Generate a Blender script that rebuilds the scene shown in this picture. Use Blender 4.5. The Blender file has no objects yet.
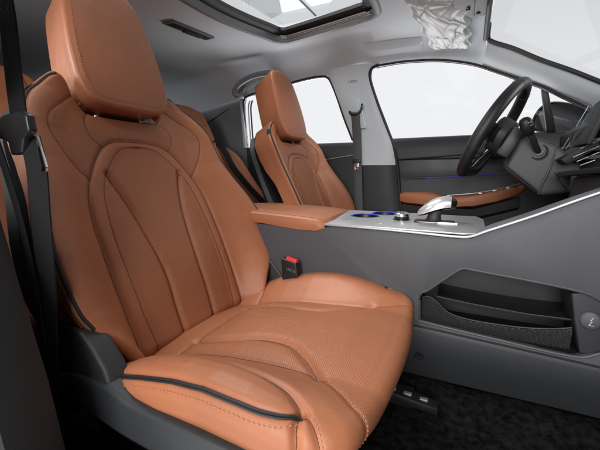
import bpy, bmesh, math, random
import numpy as np
from mathutils import Vector, Matrix

random.seed(4)
S = bpy.context.scene
COL = S.collection
R = math.radians

# ------------------------------------------------------------------ camera
cam = bpy.data.cameras.new("camera")
cam_ob = bpy.data.objects.new("camera", cam)
COL.objects.link(cam_ob)
cam.sensor_width = 36.0
cam.lens = 21.0
cam.clip_start = 0.02
cam.clip_end = 200.0
cam_ob.location = (0.672, -0.90, 0.72)
cam_ob.rotation_euler = (R(90 - 9.1), 0, R(25.4))
S.camera = cam_ob

# ------------------------------------------------------------------ world: white studio cove, dimmer behind the camera
W = bpy.data.worlds.new("World")
S.world = W
W.use_nodes = True
nt = W.node_tree
nt.nodes.clear()
wo = nt.nodes.new("ShaderNodeOutputWorld")
bg = nt.nodes.new("ShaderNodeBackground")
tc = nt.nodes.new("ShaderNodeTexCoord")
sp = nt.nodes.new("ShaderNodeSeparateXYZ")
mr = nt.nodes.new("ShaderNodeMapRange")
mr.inputs["From Min"].default_value = -0.15
mr.inputs["From Max"].default_value = 0.45
mr.inputs["To Min"].default_value = 0.05
mr.inputs["To Max"].default_value = 0.93
mx = nt.nodes.new("ShaderNodeMapRange")          # softer grey towards the front of the car
mx.inputs["From Min"].default_value = 0.25
mx.inputs["From Max"].default_value = 0.9
mx.inputs["To Min"].default_value = 1.0
mx.inputs["To Max"].default_value = 0.60
mm = nt.nodes.new("ShaderNodeMath"); mm.operation = 'MULTIPLY'
nt.links.new(tc.outputs["Generated"], sp.inputs[0])
nt.links.new(sp.outputs["Y"], mr.inputs["Value"])
nt.links.new(sp.outputs["X"], mx.inputs["Value"])
nt.links.new(mr.outputs[0], mm.inputs[0])
nt.links.new(mx.outputs[0], mm.inputs[1])
mz = nt.nodes.new("ShaderNodeMapRange")          # the cove greys off towards the studio ceiling
mz.inputs["From Min"].default_value = 0.24
mz.inputs["From Max"].default_value = 0.60
mz.inputs["To Min"].default_value = 1.0
mz.inputs["To Max"].default_value = 0.74
m2 = nt.nodes.new("ShaderNodeMath"); m2.operation = 'MULTIPLY'
nt.links.new(sp.outputs["Z"], mz.inputs["Value"])
nt.links.new(mm.outputs[0], m2.inputs[0])
nt.links.new(mz.outputs[0], m2.inputs[1])
nt.links.new(m2.outputs[0], bg.inputs["Strength"])
bg.inputs["Color"].default_value = (0.97, 0.975, 1.0, 1)
nt.links.new(bg.outputs[0], wo.inputs[0])


def area(name, loc, target, sx, sy, power, col=(1, 1, 1), spread=180):
    l = bpy.data.lights.new(name, 'AREA')
    l.shape = 'RECTANGLE'
    l.size = sx
    l.size_y = sy
    l.energy = power
    l.color = col
    l.spread = R(spread)
    o = bpy.data.objects.new(name, l)
    o.location = loc
    o.rotation_euler = (Vector(target) - Vector(loc)).to_track_quat('-Z', 'Y').to_euler()
    COL.objects.link(o)
    return o


area("softbox_key", (0.55, -1.75, 2.10), (0.48, -0.3, 0.45), 1.2, 0.7, 22, (1, 0.98, 0.96))
area("softbox_fill", (0.72, -2.45, 1.18), (0.30, 0.3, 0.75), 1.2, 0.7, 44)
area("softbox_side", (-1.45, -1.62, 1.38), (0.0, -0.47, 0.93), 0.9, 0.9, 42, (1, 0.98, 0.97))
area("softbox_windscreen", (2.1, 0.95, 1.45), (0.1, 0.46, 0.85), 0.8, 0.6, 1.5, spread=32)
area("softbox_overhead", (-0.45, 0.0, 2.5), (0.3, -0.2, 0.4), 1.0, 1.0, 70)
area("floor_bounce_near", (0.35, -1.5, 0.0), (0.2, 0.1, 1.1), 1.2, 0.8, 9)
area("floor_bounce_far", (0.1, 2.0, 0.0), (0.1, -0.1, 1.25), 2.2, 0.9, 44)

S.view_settings.view_transform = 'Standard'
S.view_settings.look = 'None'
S.view_settings.exposure = 0.0
S.view_settings.gamma = 1.0
try:
    S.cycles.max_bounces = 8
    S.cycles.transparent_max_bounces = 12
    S.cycles.use_denoising = True
    S.cycles.sample_clamp_indirect = 6
except Exception:
    pass

# ------------------------------------------------------------------ materials
MATS = {}


def mat(name, col, rough=0.5, metal=0.0, spec=0.5, grain=0.0, gscale=900.0, coat=0.0, emit=None,
        mottled=0.0, mscale=6.0, sheen=0.0, rvar=0.0):
    if name in MATS:
        return MATS[name]
    m = bpy.data.materials.new(name)
    m.use_nodes = True
    n = m.node_tree.nodes
    l = m.node_tree.links
    b = n["Principled BSDF"]
    b.inputs["Base Color"].default_value = (*col, 1)
    b.inputs["Roughness"].default_value = rough
    b.inputs["Metallic"].default_value = metal
    b.inputs["Specular IOR Level"].default_value = spec
    b.inputs["Coat Weight"].default_value = coat
    if sheen:
        b.inputs["Sheen Weight"].default_value = sheen
    co = n.new("ShaderNodeTexCoord")
    if mottled:
        t = n.new("ShaderNodeTexNoise")
        t.inputs["Scale"].default_value = mscale
        t.inputs["Detail"].default_value = 6
        r = n.new("ShaderNodeMapRange")
        r.inputs["From Min"].default_value = 0.3
        r.inputs["From Max"].default_value = 0.7
        r.inputs["To Min"].default_value = 1 - mottled
        r.inputs["To Max"].default_value = 1 + mottled
        v = n.new("ShaderNodeVectorMath"); v.operation = 'SCALE'
        v.inputs[0].default_value = col
        l.new(co.outputs["Object"], t.inputs["Vector"])
        l.new(t.outputs[0], r.inputs["Value"])
        l.new(r.outputs[0], v.inputs["Scale"])
        l.new(v.outputs[0], b.inputs["Base Color"])
    if rvar:
        t = n.new("ShaderNodeTexNoise")
        t.inputs["Scale"].default_value = 14
        t.inputs["Detail"].default_value = 5
        r = n.new("ShaderNodeMapRange")
        r.inputs["To Min"].default_value = rough - rvar
        r.inputs["To Max"].default_value = rough + rvar
        l.new(co.outputs["Object"], t.inputs["Vector"])
        l.new(t.outputs[0], r.inputs["Value"])
        l.new(r.outputs[0], b.inputs["Roughness"])
    if grain:
        t = n.new("ShaderNodeTexVoronoi")
        t.inputs["Scale"].default_value = gscale
        l.new(co.outputs["Object"], t.inputs["Vector"])
        t2 = n.new("ShaderNodeTexNoise")
        t2.inputs["Scale"].default_value = gscale * 0.25
        t2.inputs["Detail"].default_value = 4
        l.new(co.outputs["Object"], t2.inputs["Vector"])
        a = n.new("ShaderNodeMath"); a.operation = 'ADD'
        l.new(t.outputs["Distance"], a.inputs[0])
        l.new(t2.outputs[0], a.inputs[1])
        bp = n.new("ShaderNodeBump")
        bp.inputs["Strength"].default_value = grain
        bp.inputs["Distance"].default_value = 0.0008
        l.new(a.outputs[0], bp.inputs["Height"])
        l.new(bp.outputs[0], b.inputs["Normal"])
    if emit:
        b.inputs["Emission Color"].default_value = (*emit[:3], 1)
        b.inputs["Emission Strength"].default_value = emit[3]
    MATS[name] = m
    return m


TAN = (0.358, 0.129, 0.060)
leather = mat("tan_leather", TAN, 0.45, spec=0.4, grain=0.16, gscale=1300, mottled=0.08, mscale=7, rvar=0.06)


def soft_creases(m, amp=0.35):
    n = m.node_tree.nodes; l = m.node_tree.links
    b = n["Principled BSDF"]
    co = n.new("ShaderNodeTexCoord")
    t = n.new("ShaderNodeTexNoise"); t.inputs["Scale"].default_value = 26; t.inputs["Detail"].default_value = 3; t.inputs["Distortion"].default_value = 0.6
    l.new(co.outputs["Object"], t.inputs["Vector"])
    bp = n.new("ShaderNodeBump"); bp.inputs["Strength"].default_value = amp; bp.inputs["Distance"].default_value = 0.0035
    l.new(t.outputs[0], bp.inputs["Height"])
    if b.inputs["Normal"].links:
        l.new(b.inputs["Normal"].links[0].from_socket, bp.inputs["Normal"])
    l.new(bp.outputs[0], b.inputs["Normal"])


soft_creases(leather)


def perf_leather():
    m = leather.copy()
    m.name = "perforated_tan_leather"
    n = m.node_tree.nodes
    l = m.node_tree.links
    b = n["Principled BSDF"]
    uv = n.new("ShaderNodeUVMap")
    uv.uv_map = "flat"
    ds = []
    for k in (0.0, 0.5):
        s = n.new("ShaderNodeVectorMath"); s.operation = 'MULTIPLY_ADD'
        s.inputs[1].default_value = (1 / 0.0044, 1 / 0.0032, 0)
        s.inputs[2].default_value = (k, k, 0)
        l.new(uv.outputs[0], s.inputs[0])
        f = n.new("ShaderNodeVectorMath"); f.operation = 'FRACTION'
        l.new(s.outputs[0], f.inputs[0])
        c = n.new("ShaderNodeVectorMath"); c.operation = 'SUBTRACT'
        c.inputs[1].default_value = (0.5, 0.5, 0)
        l.new(f.outputs[0], c.inputs[0])
        g = n.new("ShaderNodeVectorMath"); g.operation = 'LENGTH'
        l.new(c.outputs[0], g.inputs[0])
        ds.append(g)
    mn = n.new("ShaderNodeMath"); mn.operation = 'MINIMUM'
    l.new(ds[0].outputs["Value"], mn.inputs[0])
    l.new(ds[1].outputs["Value"], mn.inputs[1])
    r = n.new("ShaderNodeMapRange")
    r.inputs["From Min"].default_value = 0.14
    r.inputs["From Max"].default_value = 0.26
    l.new(mn.outputs[0], r.inputs["Value"])
    mixc = n.new("ShaderNodeMix"); mixc.data_type = 'RGBA'
    mixc.inputs["A"].default_value = (0.24, 0.085, 0.038, 1)
    l.new(r.outputs[0], mixc.inputs["Factor"])
    src = b.inputs["Base Color"].links[0].from_socket
    l.new(src, mixc.inputs["B"])
    l.new(mixc.outputs["Result"], b.inputs["Base Color"])
    bp = n.new("ShaderNodeBump")
    bp.inputs["Strength"].default_value = 0.5
    bp.inputs["Distance"].default_value = 0.0007
    l.new(r.outputs[0], bp.inputs["Height"])
    l.new(b.inputs["Normal"].links[0].from_socket, bp.inputs["Normal"])
    l.new(bp.outputs[0], b.inputs["Normal"])
    return m


perf = perf_leather()
thread = mat("tan_thread", (0.44, 0.18, 0.09), 0.6)
dark_thread = mat("dark_seam_thread", (0.14, 0.05, 0.024), 0.7)
piping_m = mat("charcoal_piping", (0.022, 0.022, 0.025), 0.42)
plastic = mat("charcoal_grained_plastic", (0.024, 0.0255, 0.028), 0.5, grain=0.22, gscale=1300, rvar=0.06)
plastic_soft = mat("soft_grey_plastic", (0.062, 0.063, 0.069), 0.48, grain=0.2, gscale=1300, rvar=0.05)
black = mat("black_plastic", (0.010, 0.010, 0.011), 0.42, rvar=0.08)
gloss = mat("gloss_black", (0.008, 0.008, 0.009), 0.08, coat=0.5)
webbing = mat("black_webbing", (0.007, 0.007, 0.008), 0.8, grain=0.5, gscale=500, spec=0.25)
greyweb = mat("grey_webbing", (0.075, 0.075, 0.08), 0.6, grain=0.5, gscale=350)
headcloth = mat("light_grey_headlining", (0.68, 0.735, 0.785), 0.95, grain=0.25, gscale=420, spec=0.1, mottled=0.02)
darkcloth = mat("dark_grey_rear_trim", (0.20, 0.205, 0.21), 0.9, grain=0.2, gscale=420, spec=0.15)
pillar_m = mat("light_grey_pillar_trim", (0.62, 0.665, 0.70), 0.6, grain=0.2, gscale=600, spec=0.3)
silver = mat("brushed_silver", (0.55, 0.55, 0.56), 0.38, metal=0.75)
chrome = mat("polished_chrome", (0.85, 0.85, 0.86), 0.1, metal=1.0)
carpet = mat("black_carpet", (0.012, 0.012, 0.013), 1.0, grain=1.0, gscale=260, spec=0.05, mottled=0.45, mscale=140)
red = mat("red_button", (0.75, 0.035, 0.03), 0.35)
rubber = mat("black_rubber_seal", (0.012, 0.012, 0.012), 0.6)
blue = mat("blue_light_ring", (0.05, 0.07, 0.6), 0.4, emit=(0.05, 0.08, 0.9, 0.08))
strip_m = mat("blue_light_strip", (0.05, 0.06, 0.4), 0.4, emit=(0.12, 0.12, 0.8, 0.04))
white_print = mat("white_print", (0.5, 0.5, 0.5), 0.5)
car_paint = mat("black_car_paint", (0.01, 0.01, 0.012), 0.15, coat=1.0)


def pile():
    n = carpet.node_tree.nodes; l = carpet.node_tree.links
    b = n["Principled BSDF"]
    co = n.new("ShaderNodeTexCoord")
    v = n.new("ShaderNodeTexNoise"); v.inputs["Scale"].default_value = 420; v.inputs["Detail"].default_value = 5; v.inputs["Roughness"].default_value = .75
    w = n.new("ShaderNodeTexNoise"); w.inputs["Scale"].default_value = 70; w.inputs["Detail"].default_value = 4
    l.new(co.outputs["Object"], v.inputs["Vector"]); l.new(co.outputs["Object"], w.inputs["Vector"])
    a = n.new("ShaderNodeMath"); a.operation = 'MULTIPLY'
    l.new(v.outputs[0], a.inputs[0]); l.new(w.outputs[0], a.inputs[1])
    r = n.new("ShaderNodeValToRGB")
    r.color_ramp.elements[0].position = .16; r.color_ramp.elements[0].color = (.003, .003, .0035, 1)
    r.color_ramp.elements[1].position = .42; r.color_ramp.elements[1].color = (.027, .027, .029, 1)
    l.new(a.outputs[0], r.inputs[0]); l.new(r.outputs[0], b.inputs["Base Color"])
    bp = n.new("ShaderNodeBump"); bp.inputs["Strength"].default_value = 1; bp.inputs["Distance"].default_value = .004
    l.new(v.outputs[0], bp.inputs["Height"]); l.new(bp.outputs[0], b.inputs["Normal"])


pile()


def ribbed():
    m = plastic.copy(); m.name = "ribbed_black_plastic"
    n = m.node_tree.nodes; l = m.node_tree.links
    b = n["Principled BSDF"]
    b.inputs["Base Color"].default_value = (0.012, 0.012, 0.013, 1)
    co = n.new("ShaderNodeTexCoord")
    w = n.new("ShaderNodeTexWave"); w.bands_direction = 'X'
    w.inputs["Scale"].default_value = 150
    l.new(co.outputs["Object"], w.inputs["Vector"])
    w2 = n.new("ShaderNodeTexWave"); w2.bands_direction = 'Z'
    w2.inputs["Scale"].default_value = 150
    l.new(co.outputs["Object"], w2.inputs["Vector"])
    a = n.new("ShaderNodeMath"); a.operation = 'MULTIPLY'
    l.new(w.outputs["Fac"], a.inputs[0]); l.new(w2.outputs["Fac"], a.inputs[1])
    bp = n.new("ShaderNodeBump"); bp.inputs["Distance"].default_value = 0.0015
    bp.inputs["Strength"].default_value = 0.8
    l.new(a.outputs[0], bp.inputs["Height"])
    l.new(bp.outputs[0], b.inputs["Normal"])
    return m


rib_m = ribbed()


def glassmat(name, tint, gl=0.06):
    m = bpy.data.materials.new(name)
    m.use_nodes = True
    n = m.node_tree.nodes; l = m.node_tree.links
    n.clear()
    o = n.new("ShaderNodeOutputMaterial")
    t = n.new("ShaderNodeBsdfTransparent"); t.inputs[0].default_value = (*tint, 1)
    g = n.new("ShaderNodeBsdfGlossy"); g.inputs["Roughness"].default_value = 0.02
    x = n.new("ShaderNodeMixShader"); x.inputs[0].default_value = gl
    l.new(t.outputs[0], x.inputs[1]); l.new(g.outputs[0], x.inputs[2]); l.new(x.outputs[0], o.inputs[0])
    return m


glass = glassmat("window_glass", (0.97, 0.975, 0.975), 0.008)
screen_glass = glassmat("windscreen_glass", (0.79, 0.80, 0.80), 0.007)
roof_glass = glassmat("sunroof_glass", (0.84, 0.86, 0.86), 0.08)
mirror_film = glassmat("clear_film", (0.93, 0.94, 0.95), 0.04)


def filmmat():
    m = bpy.data.materials.new("wrinkled_white_film")
    m.use_nodes = True
    n = m.node_tree.nodes; l = m.node_tree.links
    b = n["Principled BSDF"]
    b.inputs["Alpha"].default_value = 0.72
    b.inputs["Base Color"].default_value = (0.60, 0.61, 0.62, 1)
    b.inputs["Roughness"].default_value = 0.5
    b.inputs["Coat Weight"].default_value = 0.3
    b.inputs["Coat Roughness"].default_value = 0.08
    return m


film = filmmat()

# ------------------------------------------------------------------ helpers


def link(name, me, m, parent=None, smooth=True):
    o = bpy.data.objects.new(name, me)
    COL.objects.link(o)
    ms = m if isinstance(m, (list, tuple)) else [m]
    for q in ms:
        me.materials.append(q)
    if smooth:
        for p in me.polygons:
            p.use_smooth = True
    if parent:
        o.parent = parent
    return o


def bm_obj(name, bm, m, parent=None, smooth=True, auto=True):
    bmesh.ops.recalc_face_normals(bm, faces=bm.faces)
    me = bpy.data.meshes.new(name)
    bm.to_mesh(me)
    bm.free()
    o = link(name, me, m, parent, smooth)
    if smooth and auto:
        me.set_sharp_from_angle(angle=R(38))
    return o


def tag(o, label=None, cat=None, group=None, kind=None):
    if label: o["label"] = label
    if cat: o["category"] = cat
    if group: o["group"] = group
    if kind: o["kind"] = kind
    return o


def empty(name, loc, label, cat, group=None):
    o = bpy.data.objects.new(name, None)
    o.empty_display_size = 0.05
    o.location = loc
    COL.objects.link(o)
    tag(o, label, cat, group, "thing")
    return o


def keep(o, parent):
    """parent with world coordinates kept (parents are unrotated empties)"""
    o.parent = parent
    o.matrix_parent_inverse = Matrix.Translation(-Vector(parent.location))
    return o


def catmull(pts, n=8, closed=False):
    P = [np.array(p, float) for p in pts]
    out = []
    N = len(P)
    rng = range(N) if closed else range(N - 1)
    for i in rng:
        p1, p2 = P[i], P[(i + 1) % N]
        p0 = P[(i - 1) % N] if (closed or i > 0) else 2 * p1 - p2
        p3 = P[(i + 2) % N] if (closed or i < N - 2) else 2 * p2 - p1
        for k in range(n):
            t = k / n
            out.append(0.5 * ((2 * p1) + (-p0 + p2) * t + (2 * p0 - 5 * p1 + 4 * p2 - p3) * t * t + (-p0 + 3 * p1 - 3 * p2 + p3) * t ** 3))
    if not closed:
        out.append(P[-1])
    return np.array(out)


def add_tube(bm, pts, r, seg=8, closed=False, caps=True, flat=1.0, up=None):
    pts = [Vector(p) for p in pts]
    N = len(pts)
    rings = []
    prev = None
    for i, p in enumerate(pts):
        a = pts[(i - 1) % N] if (closed or i > 0) else p
        b = pts[(i + 1) % N] if (closed or i < N - 1) else p
        t = (b - a)
        if t.length < 1e-9:
            t = Vector((0, 0, 1))
        t.normalize()
        if up is not None:
            nrm = Vector(up) - t * t.dot(Vector(up))
        elif prev is None:
            nrm = Vector((0, 0, 1)) if abs(t.z) < 0.9 else Vector((1, 0, 0))
            nrm = nrm - t * t.dot(nrm)
        else:
            nrm = prev - t * t.dot(prev)
        nrm.normalize()
        prev = nrm
        bi = t.cross(nrm)
        rr = r[i] if hasattr(r, '__len__') else r
        rings.append([bm.verts.new(p + nrm * (math.cos(2 * math.pi * k / seg) * rr * flat) + bi * (math.sin(2 * math.pi * k / seg) * rr)) for k in range(seg)])
    M = N if closed else N - 1
    for i in range(M):
        A, B = rings[i], rings[(i + 1) % N]
        for k in range(seg):
            bm.faces.new((A[k], A[(k + 1) % seg], B[(k + 1) % seg], B[k]))
    if caps and not closed:
        bm.faces.new(rings[0][::-1])
        bm.faces.new(rings[-1])


def tube(name, pts, r, m, parent=None, **k):
    bm = bmesh.new()
    add_tube(bm, pts, r, **k)
    return bm_obj(name, bm, m, parent, auto=k.get('seg', 8) > 6)


def add_ribbon(bm, pts, wdir, width, th):
    """flat strap: pts centreline, wdir width direction (vector or list)"""
    pts = [Vector(p) for p in pts]
    rings = []
    for i, p in enumerate(pts):
        a = pts[max(0, i - 1)]; b = pts[min(len(pts) - 1, i + 1)]
        t = (b - a).normalized()
        wv = Vector(wdir[i] if isinstance(wdir, list) else wdir)
        wv = (wv - t * t.dot(wv)).normalized()
        n = t.cross(wv)
        w = (width[i] if hasattr(width, '__len__') else width) / 2
        h = th / 2
        rings.append([bm.verts.new(p + wv * x + n * y) for x, y in ((-w, -h * .4), (-w * .92, -h), (w * .92, -h), (w, -h * .4), (w, h * .4), (w * .92, h), (-w * .92, h), (-w, h * .4))])
    for A, B in zip(rings, rings[1:]):
        for k in range(8):
            bm.faces.new((A[k], A[(k + 1) % 8], B[(k + 1) % 8], B[k]))
    bm.faces.new(rings[0][::-1]); bm.faces.new(rings[-1])


def ribbon(name, pts, wdir, width, th, m, parent=None):
    bm = bmesh.new()
    add_ribbon(bm, pts, wdir, width, th)
    return bm_obj(name, bm, m, parent)


def add_slab(bm, poly, ext, bevel=0.0, seg=2, holes=()):
    """3-D polygon (planar), extruded by vector ext, optional rounded edges"""
    tmp = bmesh.new()
    edges = []
    for loop in [poly] + list(holes):
        vs = [tmp.verts.new(Vector(p)) for p in loop]
        for i in range(len(vs)):
            edges.append(tmp.edges.new((vs[i], vs[(i + 1) % len(vs)])))
    if holes:
        bmesh.ops.triangle_fill(tmp, edges=edges, use_beauty=True)
    else:
        tmp.faces.new(list(tmp.verts))
    r = bmesh.ops.extrude_face_region(tmp, geom=tmp.faces[:])
    for v in [g for g in r["geom"] if isinstance(g, bmesh.types.BMVert)]:
        v.co += Vector(ext)
    bmesh.ops.recalc_face_normals(tmp, faces=tmp.faces)
    if bevel:
        tmp.normal_update()
        es = [e for e in tmp.edges if len(e.link_faces) == 2 and e.calc_face_angle(0) > R(30)]
        bmesh.ops.bevel(tmp, geom=es, offset=bevel, segments=seg, affect='EDGES', profile=0.6, clamp_overlap=True)
    me = bpy.data.meshes.new("tmp")
    tmp.to_mesh(me); tmp.free()
    bm.from_mesh(me)
    bpy.data.meshes.remove(me)


def slab(name, poly, ext, m, parent=None, bevel=0.0, seg=2, holes=()):
    bm = bmesh.new()
    add_slab(bm, poly, ext, bevel, seg, holes)
    return bm_obj(name, bm, m, parent)


def add_box(bm, lo, hi, bevel=0.0, seg=2):
    x0, y0, z0 = lo; x1, y1, z1 = hi
    add_slab(bm, [(x0, y0, z0), (x1, y0, z0), (x1, y1, z0), (x0, y1, z0)], (0, 0, z1 - z0), bevel, seg)


def box(name, lo, hi, m, parent=None, bevel=0.003, seg=2):
    bm = bmesh.new(); add_box(bm, lo, hi, bevel, seg)
    return bm_obj(name, bm, m, parent)


def loft(name, sections, m, parent=None, closed_sec=True, caps=True, smooth=True, auto=True):
    bm = bmesh.new()
    rs = [[bm.verts.new(Vector(p)) for p in s] for s in sections]
    n = len(rs[0])
    for A, B in zip(rs, rs[1:]):
        for k in range(n if closed_sec else n - 1):
            bm.faces.new((A[k], A[(k + 1) % n], B[(k + 1) % n], B[k]))
    if caps and closed_sec:
        bm.faces.new(rs[0][::-1]); bm.faces.new(rs[-1])
    return bm_obj(name, bm, m, parent, smooth, auto)


def add_lathe(bm, c, axis, prof, seg=32, caps=True):
    """prof: list of (radius, height along axis)"""
    q = Vector((0, 0, 1)).rotation_difference(Vector(axis).normalized())
    c = Vector(c)
    rings = []
    for r, h in prof:
        rings.append([bm.verts.new(c + q @ Vector((r * math.cos(2 * math.pi * k / seg), r * math.sin(2 * math.pi * k / seg), h))) for k in range(seg)])
    for A, B in zip(rings, rings[1:]):
        for k in range(seg):
            bm.faces.new((A[k], A[(k + 1) % seg], B[(k + 1) % seg], B[k]))
    if caps and prof[0][0] > 1e-6: bm.faces.new(rings[0][::-1])
    if caps and prof[-1][0] > 1e-6: bm.faces.new(rings[-1])


def lathe(name, c, axis, prof, m, parent=None, seg=32, caps=True):
    bm = bmesh.new(); add_lathe(bm, c, axis, prof, seg, caps)
    return bm_obj(name, bm, m, parent)


# ------------------------------------------------------------------ upholstery pads: a flat sheet wrapped over a rounded outline
def seg_nearest(p, A, B):
    """p (n,2); polyline segments A,B (m,2). returns dist, nearest point, segment index"""
    d = B - A
    L2 = np.maximum((d ** 2).sum(1), 1e-12)
    best = np.full(len(p), 1e9); bq = np.zeros_like(p); bi = np.zeros(len(p), int)
    for i in range(len(A)):
        t = np.clip(((p - A[i]) @ d[i]) / L2[i], 0, 1)
        q = A[i] + t[:, None] * d[i]
        e = ((p - q) ** 2).sum(1)
        k = e < best
        best[k] = e[k]; bq[k] = q[k]; bi[k] = i
    return np.sqrt(best), bq, bi


def inside(p, poly):
    c = np.zeros(len(p), bool)
    n = len(poly)
    x, y = p[:, 0], p[:, 1]
    for i in range(n):
        x0, y0 = poly[i]; x1, y1 = poly[(i + 1) % n]
        if y0 == y1: continue
        k = ((y0 > y) != (y1 > y)) & (x < (x1 - x0) * (y - y0) / (y1 - y0) + x0)
        c ^= k
    return c


class Pad:
    """a = lateral, b = along. frame maps (a, b, w) -> xyz. seams given for a >= 0 and mirrored"""

    def __init__(s, outline, height, frame, Rw, depth, taper=0.0, seams=(), puff=0.003, puff_r=0.02):
        s.P = np.array(outline); s.h = height; s.frame = frame; s.R = Rw; s.depth = depth; s.taper = taper
        s.seams = [(catmull(c[0], 6), c[1], c[2], c[3] if len(c) > 3 else 0) for c in seams]
        s.puff = puff; s.puff_r = puff_r
        s.A = s.P; s.B = np.roll(s.P, -1, 0)
        area2 = (s.A[:, 0] * s.B[:, 1] - s.B[:, 0] * s.A[:, 1]).sum()
        t = s.B - s.A
        nn = np.stack([t[:, 1], -t[:, 0]], 1) * (1 if area2 > 0 else -1)
        s.N = nn / np.linalg.norm(nn, axis=1)[:, None]

    def dist(s, p):
        d, q, i = seg_nearest(p, s.A, s.B)
        ins = inside(p, s.P)
        sd = np.where(ins, -d, d)
        n = np.where(ins[:, None], q - p, p - q)
        ln = np.linalg.norm(n, axis=1)
        n = np.where(ln[:, None] > 2e-4, n / np.maximum(ln, 1e-9)[:, None], s.N[i])
        return sd + s.R, n

    def base(s, p):
        d, n = s.dist(p)
        dm = s.depth(p) if callable(s.depth) else s.depth
        dd = np.clip(d, 0, dm)
        k = (d > 0)
        foot = np.where(k[:, None], p - n * d[:, None], p)
        ang = np.minimum(dd / s.R, math.pi / 2)
        off = s.R * np.sin(ang)
        drop = s.R * (1 - np.cos(ang)) + np.maximum(0, dd - s.R * math.pi / 2)
        pos = foot + n * (off - s.taper * np.maximum(0, drop - s.R))[:, None]
        w = s.h(foot) - drop
        return np.stack([pos[:, 0], pos[:, 1], w], 1)

    def disp(s, p):
        q = np.stack([np.abs(p[:, 0]), p[:, 1]], 1)
        D = np.full(len(p), 9.0); r = np.zeros(len(p))
        for c, g, w, side in s.seams:
            d, _, _ = seg_nearest(q, c[:-1], c[1:])
            if side: d = np.where(p[:, 0] * side > 0, d, 9.0)
            r -= g * np.exp(-(d / w) ** 2)
            if g > 0.0012:
                D = np.minimum(D, d)
        r += s.puff * (1 - np.exp(-D / s.puff_r))
        d0, _ = s.dist(p)
        dm = s.depth(p) if callable(s.depth) else s.depth
        fade = np.clip(1 - (d0 - s.R * 1.6) / getattr(s, "skirt_fade", .02), 0, 1)
        return r * np.clip((dm - d0) / .014, 0, 1) * fade

    def surf(s, p, lift=0.0, seams=True):
        p = np.asarray(p, float)
        e = 0.0015
        c = s.base(p)
        du = s.base(p + [e, 0]) - s.base(p - [e, 0])
        dv = s.base(p + [0, e]) - s.base(p - [0, e])
        n = np.cross(du, dv)
        ln = np.linalg.norm(n, axis=1)
        n = np.where(ln[:, None] > 1e-12, n / np.maximum(ln, 1e-12)[:, None], [0, 0, 1])
        ok = (ln > 0.15 * (2 * e) ** 2).astype(float)
        r = c + n * (ok * s.disp(p) + lift)[:, None] if seams else c + n * lift
        return s.frame(r)

    def mesh(s, name, step, perf_fn=None, parent=None, mats=None, close=False):
        lo = s.P.min(0) - (s.R * 0.6 + (s.maxdepth if hasattr(s, 'maxdepth') else 0.1)); hi = s.P.max(0) * 2 - s.P.min(0) * 0 - s.P.max(0) + (s.P.min(0) - lo)
        na = int((hi[0] - lo[0]) / step) + 1; nb = int((hi[1] - lo[1]) / step) + 1
        aa = lo[0] + np.arange(na) * step; bb = lo[1] + np.arange(nb) * step
        g = np.stack(np.meshgrid(aa, bb, indexing='ij'), -1).reshape(-1, 2)
        d, _ = s.dist(g)
        dm = s.depth(g) if callable(s.depth) else np.full(len(g), s.depth)
        ok = (d < dm).reshape(na, nb)
        cell = ok[:-1, :-1] | ok[1:, :-1] | ok[:-1, 1:] | ok[1:, 1:]
        ii, jj = np.nonzero(cell)
        idx = lambda i, j: i * nb + j
        F = np.stack([idx(ii, jj), idx(ii + 1, jj), idx(ii + 1, jj + 1), idx(ii, jj + 1)], 1)
        used = np.unique(F)
        remap = np.full(na * nb, -1); remap[used] = np.arange(len(used))
        V = s.surf(g[used])
        F = remap[F]
        me = bpy.data.meshes.new(name)
        me.from_pydata(V.tolist(), [], F.tolist())
        uvl = me.uv_layers.new(name="flat")
        gu = g[used]
        uvl.data.foreach_set("uv", gu[F.reshape(-1)].reshape(-1))
        if perf_fn is not None:
            cen = gu[F].mean(1)
            mi = perf_fn(cen).astype(int)
            me.polygons.foreach_set("material_index", mi)
        if close:
            bm = bmesh.new(); bm.from_mesh(me)
            bmesh.ops.remove_doubles(bm, verts=bm.verts, dist=0.0004)
            be = [e for e in bm.edges if len(e.link_faces) == 1]
            try:
                bmesh.ops.holes_fill(bm, edges=be, sides=0)
            except Exception:
                pass
            bm.to_mesh(me); bm.free()
        me.update()
        return link(name, me, mats or [leather, perf], parent)

    def stitches(s, bm, curve, off=0.0, pitch=0.0055, ln=0.0036, r=0.0007, lift=0.0006, mirror=True, side=None):
        c = catmull(curve, 10)
        L = np.concatenate([[0], np.cumsum(np.linalg.norm(np.diff(c, axis=0), axis=1))])
        t = np.arange(0, L[-1] - ln, pitch)
        def at(x):
            return np.stack([np.interp(x, L, c[:, 0]), np.interp(x, L, c[:, 1])], 1)
        a = at(t); b = at(t + ln)
        tg = (b - a); tg /= np.linalg.norm(tg, axis=1)[:, None]
        nn = np.stack([tg[:, 1], -tg[:, 0]], 1) * off
        a += nn; b += nn
        for sg in ((1, -1) if mirror else (side or 1,)):
            A = s.surf(a * [sg, 1], lift); B = s.surf(b * [sg, 1], lift); M = s.surf((a + b) / 2 * [sg, 1], lift + r * 0.8)
            for p, m_, q in zip(A, M, B):
                add_tube(bm, [p, m_, q], [r * 0.5, r, r * 0.5], seg=4, caps=False)

    def cord(s, bm, curve, r, lift=0.0, mirror=True, side=1, seg=6, n=8):
        c = catmull(curve, n)
        for sg in ((1, -1) if mirror else (side,)):
            add_tube(bm, s.surf(c * [sg, 1], lift), r, seg=seg)


def sym(half):
    """half outline a>=0 listed bottom to top -> closed smooth outline"""
    right = [tuple(p) for p in half]
    left = [(-a, b) for a, b in reversed(half)]
    if right[-1][0] < 1e-6: left = left[1:]
    if right[0][0] < 1e-6: left = left[:-1]
    return catmull(right + left, 6, closed=True)


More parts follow.
